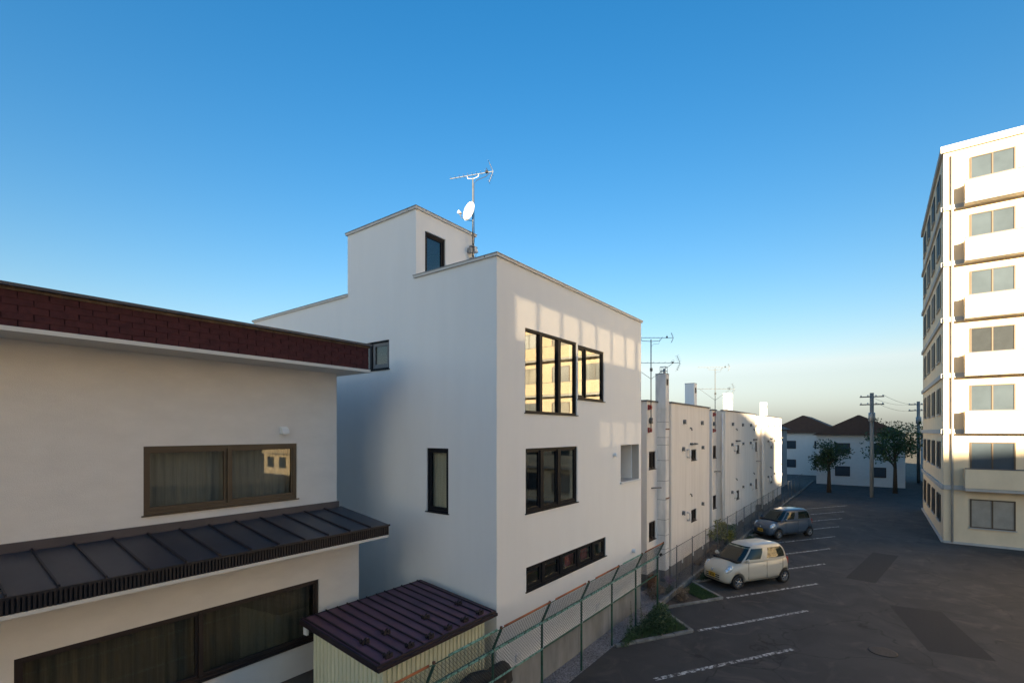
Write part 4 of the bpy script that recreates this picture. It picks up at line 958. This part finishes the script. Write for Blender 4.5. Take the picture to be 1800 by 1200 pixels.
bush('garden_bush', (19.4, -.05, .60), (1.3, .30, .5), 1500, .12, leaf_green, 'green bush filling the strip behind the yellow one', 'bush', 9)
bush('dry_shrub', (14.5, -.10, .12), (.9, .20, .13), 600, .05, leaf_dry, 'low dry weeds on the gravel before the first flats', 'shrub', 6)
bush('dry_shrub', (16.9, -.15, .22), (.9, .22, .24), 900, .06, leaf_dry, 'brown dying weeds beside the yellow green bush', 'shrub', 8)
for k in range(3):
    x, y = 9.8 + k*.35, -.32 + .1*k; r = thing('dry_stalk', (x, y, 0), '%s pale dry stalk standing behind the grey fence' % ('leftmost', 'middle', 'rightmost')[k], 'stalk', 'pale dry stalks')
    MB().tube([(x, y, 0), (x + .05, y + .02, .35), (x + .16, y, .62 + .1*k)], .006, 4, r2=.003).build('stem', leaf_dry, r, fix=False)
# loose stones on the gravel: too many to count
mb = MB()
for _ in range(900):
    x = random.uniform(1.5, 9.5); y = random.uniform(-.56, -.02); s = random.uniform(.006, .017); mb.hexa([(x - s, y - s*.7, -.006), (x + s*.8, y - s, -.006), (x + s, y + s*.8, -.006), (x - s*.7, y + s, -.006), (x - s*.5, y - s*.4, s), (x + s*.5, y - s*.5, s*.8), (x + s*.4, y + s*.5, s*.9), (x - s*.4, y + s*.4, s)])
mark(mb.build('gravel_stones', gravel, fix=False), 'loose pale stones on the gravel strip at the plinth', 'gravel', kind='stuff')

# ================================================================== THE STREET AROUND (beyond the photograph's edges, but it lights and is mirrored; some of it added to shape the sunlight)
def block_building(name, x0, x1, y0, y1, z1, floors, label, mt, faces='W', wz=1.5, ww=1.6, gap=1.1, roof=True):
    r = thing(name, ((x0 + x1)/2, (y0 + y1)/2, 0), label, 'building'); fh = z1/floors
    MB().box(x0, x1, y0, y1, 0, z1).build('wall', mt, r)
    MB().box(x0 - .12, x1 + .12, y0 - .12, y1 + .12, z1, z1 + .35).build('parapet', slab_grey, r)
    wm = {}
    for f in faces:
        fc = {'W': Face(x0, y0, (0, 1), (-1, 0)), 'E': Face(x1, y0, (0, 1), (1, 0)), 'S': Face(x0, y0, (1, 0), (0, -1)), 'N': Face(x0, y1, (1, 0), (0, 1))}[f]
        L = (y1 - y0) if f in 'WE' else (x1 - x0); n = int(L/(ww + gap)); off = (L - n*(ww + gap) + gap)/2
        for k in range(floors):
            zb = k*fh + .95
            fcb = MB(); fc.box(fcb, .0, L, .0, .10, k*fh - .12 + (.13 if k == 0 else 0), k*fh + .12); fcb.build('floor_band', slab_grey, r)
            for j in range(n):
                u = off + j*(ww + gap); q = MB(); fc.ring(q, u, u + ww, zb, zb + wz, .06, .0, .05); fc.box(q, u + ww/2 - .03, u + ww/2 + .03, .0, .05, zb + .06, zb + wz - .06); w = q.build('window', frame_bronze, r)
                q = MB(); fc.box(q, u + .05, u + ww - .05, .004, .02, zb + .05, zb + wz - .05); q.build('pane', random.choice((opp_glass, opp_glass, opp_blind, opp_dark)), w)
                q = MB(); fc.box(q, u - .05, u + ww + .05, .0, .09, zb - .05, zb - .002); q.build('sill', slab_grey, w)
    return r
# sunlit block mirrored in the front windows
opp = block_building('beige_block', 27.0, 41, -58, -9.4, 21.0, 7, 'tall sunlit beige block across the lot at the far right', tile_beige, 'WN', 1.5, 1.7, 1.5)
for k in range(1, 7):
    z = k*3.0
    for j in range(4):
        y1_ = -10.2 - j*12.0; y0_ = y1_ - 11.2
        bl = MB().box(26.40, 26.9, y0_, y1_, z - .10, z + .06).build('balcony', slab_grey, opp)
        MB().box(26.35, 26.45, y0_, y1_, z + .06, z + 1.05).build('balustrade', tile_beige, bl)
        for yy in (y0_, y1_ - .1): MB().box(26.45, 26.99, yy, yy + .1, z + .06, z + 1.05).build('side_screen', tile_beige, bl)
        MB().box(26.33, 26.47, y0_ - .01, y1_ + .01, z + 1.05, z + 1.10).build('handrail', dark_metal, bl)
        if (j + k) % 2: MB().box(26.5, 26.8, y1_ - 2.2, y1_ - 1.4, z + .07, z + .70).build('outdoor_unit', white_plastic, bl)
for yy in (-9.75, -21.9): rod(opp, [(26.9, yy, .1), (26.9, yy, 20.8)], .05, slab_grey, 'downpipe', 8)
# unseen blocks added to the west to keep the low sun off the street
U2 = Vector((-SH.y, SH.x))
def sun_blocker(name, u0, u1, h, label, T=120., depth=12.):
    r = thing(name, (SH.x*T + U2.x*(u0 + u1)/2, SH.y*T + U2.y*(u0 + u1)/2, 0), label, 'building', 'unseen blocks added to the west')
    c = [SH*T + U2*u0, SH*T + U2*u1, SH*(T + depth) + U2*u1, SH*(T + depth) + U2*u0]
    MB().prism([(p.x, p.y) for p in c], 0, h).build('wall', cream_wall, r)
    n = max(1, int((u1 - u0)/3.2)); fl = int(h/3)
    for k in range(fl):
        for j in range(n):
            uu = u0 + (u1 - u0)*(j + .5)/n; p = SH*(T - .03) + U2*uu
            q = MB(); d = U2*.8; o_ = SH*.05
            q.hexa([(p.x - d.x, p.y - d.y, k*3 + 1.), (p.x + d.x, p.y + d.y, k*3 + 1.), (p.x + d.x + o_.x, p.y + d.y + o_.y, k*3 + 1.), (p.x - d.x + o_.x, p.y - d.y + o_.y, k*3 + 1.), (p.x - d.x, p.y - d.y, k*3 + 2.3), (p.x + d.x, p.y + d.y, k*3 + 2.3), (p.x + d.x + o_.x, p.y + d.y + o_.y, k*3 + 2.3), (p.x - d.x + o_.x, p.y - d.y + o_.y, k*3 + 2.3)]); q.build('window', opp_glass, r)
    return r
hR = 11.95 + 122.6*TE
sun_blocker('sun_blocker', -20, .05, hR, 'long unseen block added to shade the houses')
sun_blocker('sun_blocker', 4.85, 9.3, hR + 1.0, 'narrow unseen block added to shade the first flats')  # gap before this block lets sun through to the slotted screen
sun_blocker('sun_blocker', 9.3, 20.5, 7.0 + 143.3*TE, 'lower unseen block added to shade the lot')
sun_blocker('sun_blocker', 20.5, 48.0, 6.0 + 131.5*TE, 'unseen block added to shade the foot of the beige block')
# added unseen building; its slotted roof screen shapes sun patches on the white front
GY = -9.0; tG = 9.0/abs(SH.y); sx = SH.x*tG; sz = tG*TE
def G(a, z): return (a + sx, z + sz)
sc = thing('sun_patch_screen', (sx + 4, GY - 2, 0), 'unseen building added with a slotted screen to shape sun patches', 'building')
g0, g1 = -1.0 + sx, 10.2 + sx; zb = 8.0
MB().box(g0, g1, GY - 6, GY, 0, zb).build('wall', cream_wall, sc)
FG = Face(0, GY, (1, 0), (0, -1)); bars = [.65, 1.62, 2.70, 3.70, 4.65, 5.64, 6.66, 7.50, 7.66, 8.6]
hol = []
for a, b in zip(bars, bars[1:]):
    if b - a < .3: continue
    hol.append((a + .05 + sx, b - .05 + sx, 8.05 + sz, 9.02 + sz))
for a, b in ((4.78, 5.60), (5.66, 6.64), (6.70, 7.5), (7.62, 8.5)): hol.append((a + .03 + sx, b - .03 + sx, 5.55 + sz, 6.27 + sz))
m = MB(); FG.wall(m, g0, g1, zb, 12.3 + sz, hol, .04); scr = m.build('screen', dark_metal, sc)
for h in hol: MB().box(h[0], h[1], GY + .015, GY + .021, h[2], h[3]).build('filter_pane', patch_filter if h[2] > 7.5 + sz else patch_filter_dark, scr)  # panes added to dim the sun patches, lower row more
for k in range(9): MB().box(g0 + 1.5*k, g0 + 1.5*k + .1, GY - 4, GY - 3.9, .5, 7).build('pilaster', slab_grey, sc)
# houses and trees closing the far end of the lot
def small_house(x, y, w, d, h, rh, mt, label):
    r = thing('far_house', (x, y, 0), label, 'house'); MB().box(x, x + w, y, y + d, 0, h).build('wall', mt, r)
    MB().hexa([(x - .4, y - .4, h), (x + w + .4, y - .4, h), (x + w + .4, y + d + .4, h), (x - .4, y + d + .4, h), (x - .4, y + d/2 - .1, h + rh), (x + w + .4, y + d/2 - .1, h + rh), (x + w + .4, y + d/2 + .1, h + rh), (x - .4, y + d/2 + .1, h + rh)]).build('roof', roof_brown, r)
    for zz in (1., 3.6):
        for yy in (y + d*.2, y + d*.6):
            q = MB().box(x - .04, x, yy, yy + 1.4, zz, zz + 1.1).build('window', frame_brown, r); MB().box(x - .05, x - .041, yy + .08, yy + 1.32, zz + .08, zz + 1.02).build('pane', opp_glass, q)
small_house(58, -9, 9, 8, 5.6, 2.2, cream_wall, 'far cream house with brown gable roof at the end of the lot')
small_house(62, -19, 9, 8, 5.4, 2.4, slab_grey, 'far grey house with brown gable roof right of the cream one')
small_house(46, 1.6, 9, 8, 6.2, 2.0, slab_grey, 'far grey house with brown roof behind the flats')
def tree(x, y, h, R, n, mt, label):
    r = thing('tree', (x, y, 0), label, 'tree', 'trees at the end of the lot')
    MB().tube([(x, y, 0), (x + .1, y, h*.4), (x, y + .1, h*.8)], .22, 8, r2=.06).build('trunk', bark, r)
    for k in range(6):
        t = 2*math.pi*k/6 + .4; MB().tube([(x, y, h*(.35 + .05*k)), (x + math.cos(t)*R*.6, y + math.sin(t)*R*.6, h*(.6 + .05*k))], .07, 5, r2=.02).build('limb', bark, r)
    mb = MB()
    for k in range(26):
        t = random.uniform(0, 6.28); rr = R*random.uniform(.1, .8); zz = h*random.uniform(.5, .95); leaves(mb, (x + math.cos(t)*rr, y + math.sin(t)*rr, zz), (R*.38, R*.38, R*.30), n//26, .26)
    mb.build('crown', mt, r, fix=False)
tree(52, -8, 6.5, 2.4, 3200, leaf_green, 'leafy tree in front of the far cream house')
tree(54, -12.5, 5.5, 2.0, 2600, leaf_dark, 'darker tree between the two far houses')

tree(49, -2.8, 5.0, 1.8, 2400, leaf_dark, 'small dark tree at the end of the flats')
tree(60, -6.5, 7.5, 2.6, 3000, leaf_dark, 'tall dark tree behind the leafy one')
small_house(70, -3, 10, 9, 5.8, 2.4, cream_wall, 'farthest cream house behind the trees')
def pole(x, y, label):
    r = thing('utility_pole', (x, y, 0), label, 'pole', 'utility poles at the end of the lot')
    rod(r, [(x, y, 0), (x, y, 9.5)], .16, concrete, 'shaft', 10)
    for z in (9.1, 8.4): MB().box(x - .05, x + .05, y - .9, y + .9, z, z + .1).build('crossarm', galv_dark, r)
    for z in (9.2, 8.5):
        for q in (-.8, -.3, .3, .8): MB().lathe((x, y + q, z), (0, 0, 1), [(0, .05), (.06, .06), (.12, .03)], 8).build('insulator', white_plastic, r)
    MB().lathe((x - .35, y, 6.9), (0, 0, 1), [(0, .22), (.05, .26), (.75, .26), (.8, .22)], 12).build('transformer', galv, r)
pole(47, -6.2, 'nearer concrete utility pole at the end of the lot')
pole(66, -10.5, 'farther concrete utility pole between the far houses')

for k, (o1, z1_) in enumerate(((-.8, 9.32), (.3, 9.32), (-.3, 8.62))):
    a = Vector((47, -6.2 + o1, z1_)); b = Vector((66, -10.5 + o1, z1_)); pts = [a + (b - a)*t - Vector((0, 0, 2.0*t*(1 - t))) for t in [q/12 for q in range(13)]]
    mark(MB().tube(pts, .012, 4).build('overhead_cable', black_rubber), ('upper left', 'upper right', 'lower')[k] + ' overhead cable strung between the two utility poles', 'cable', 'cables between the poles')
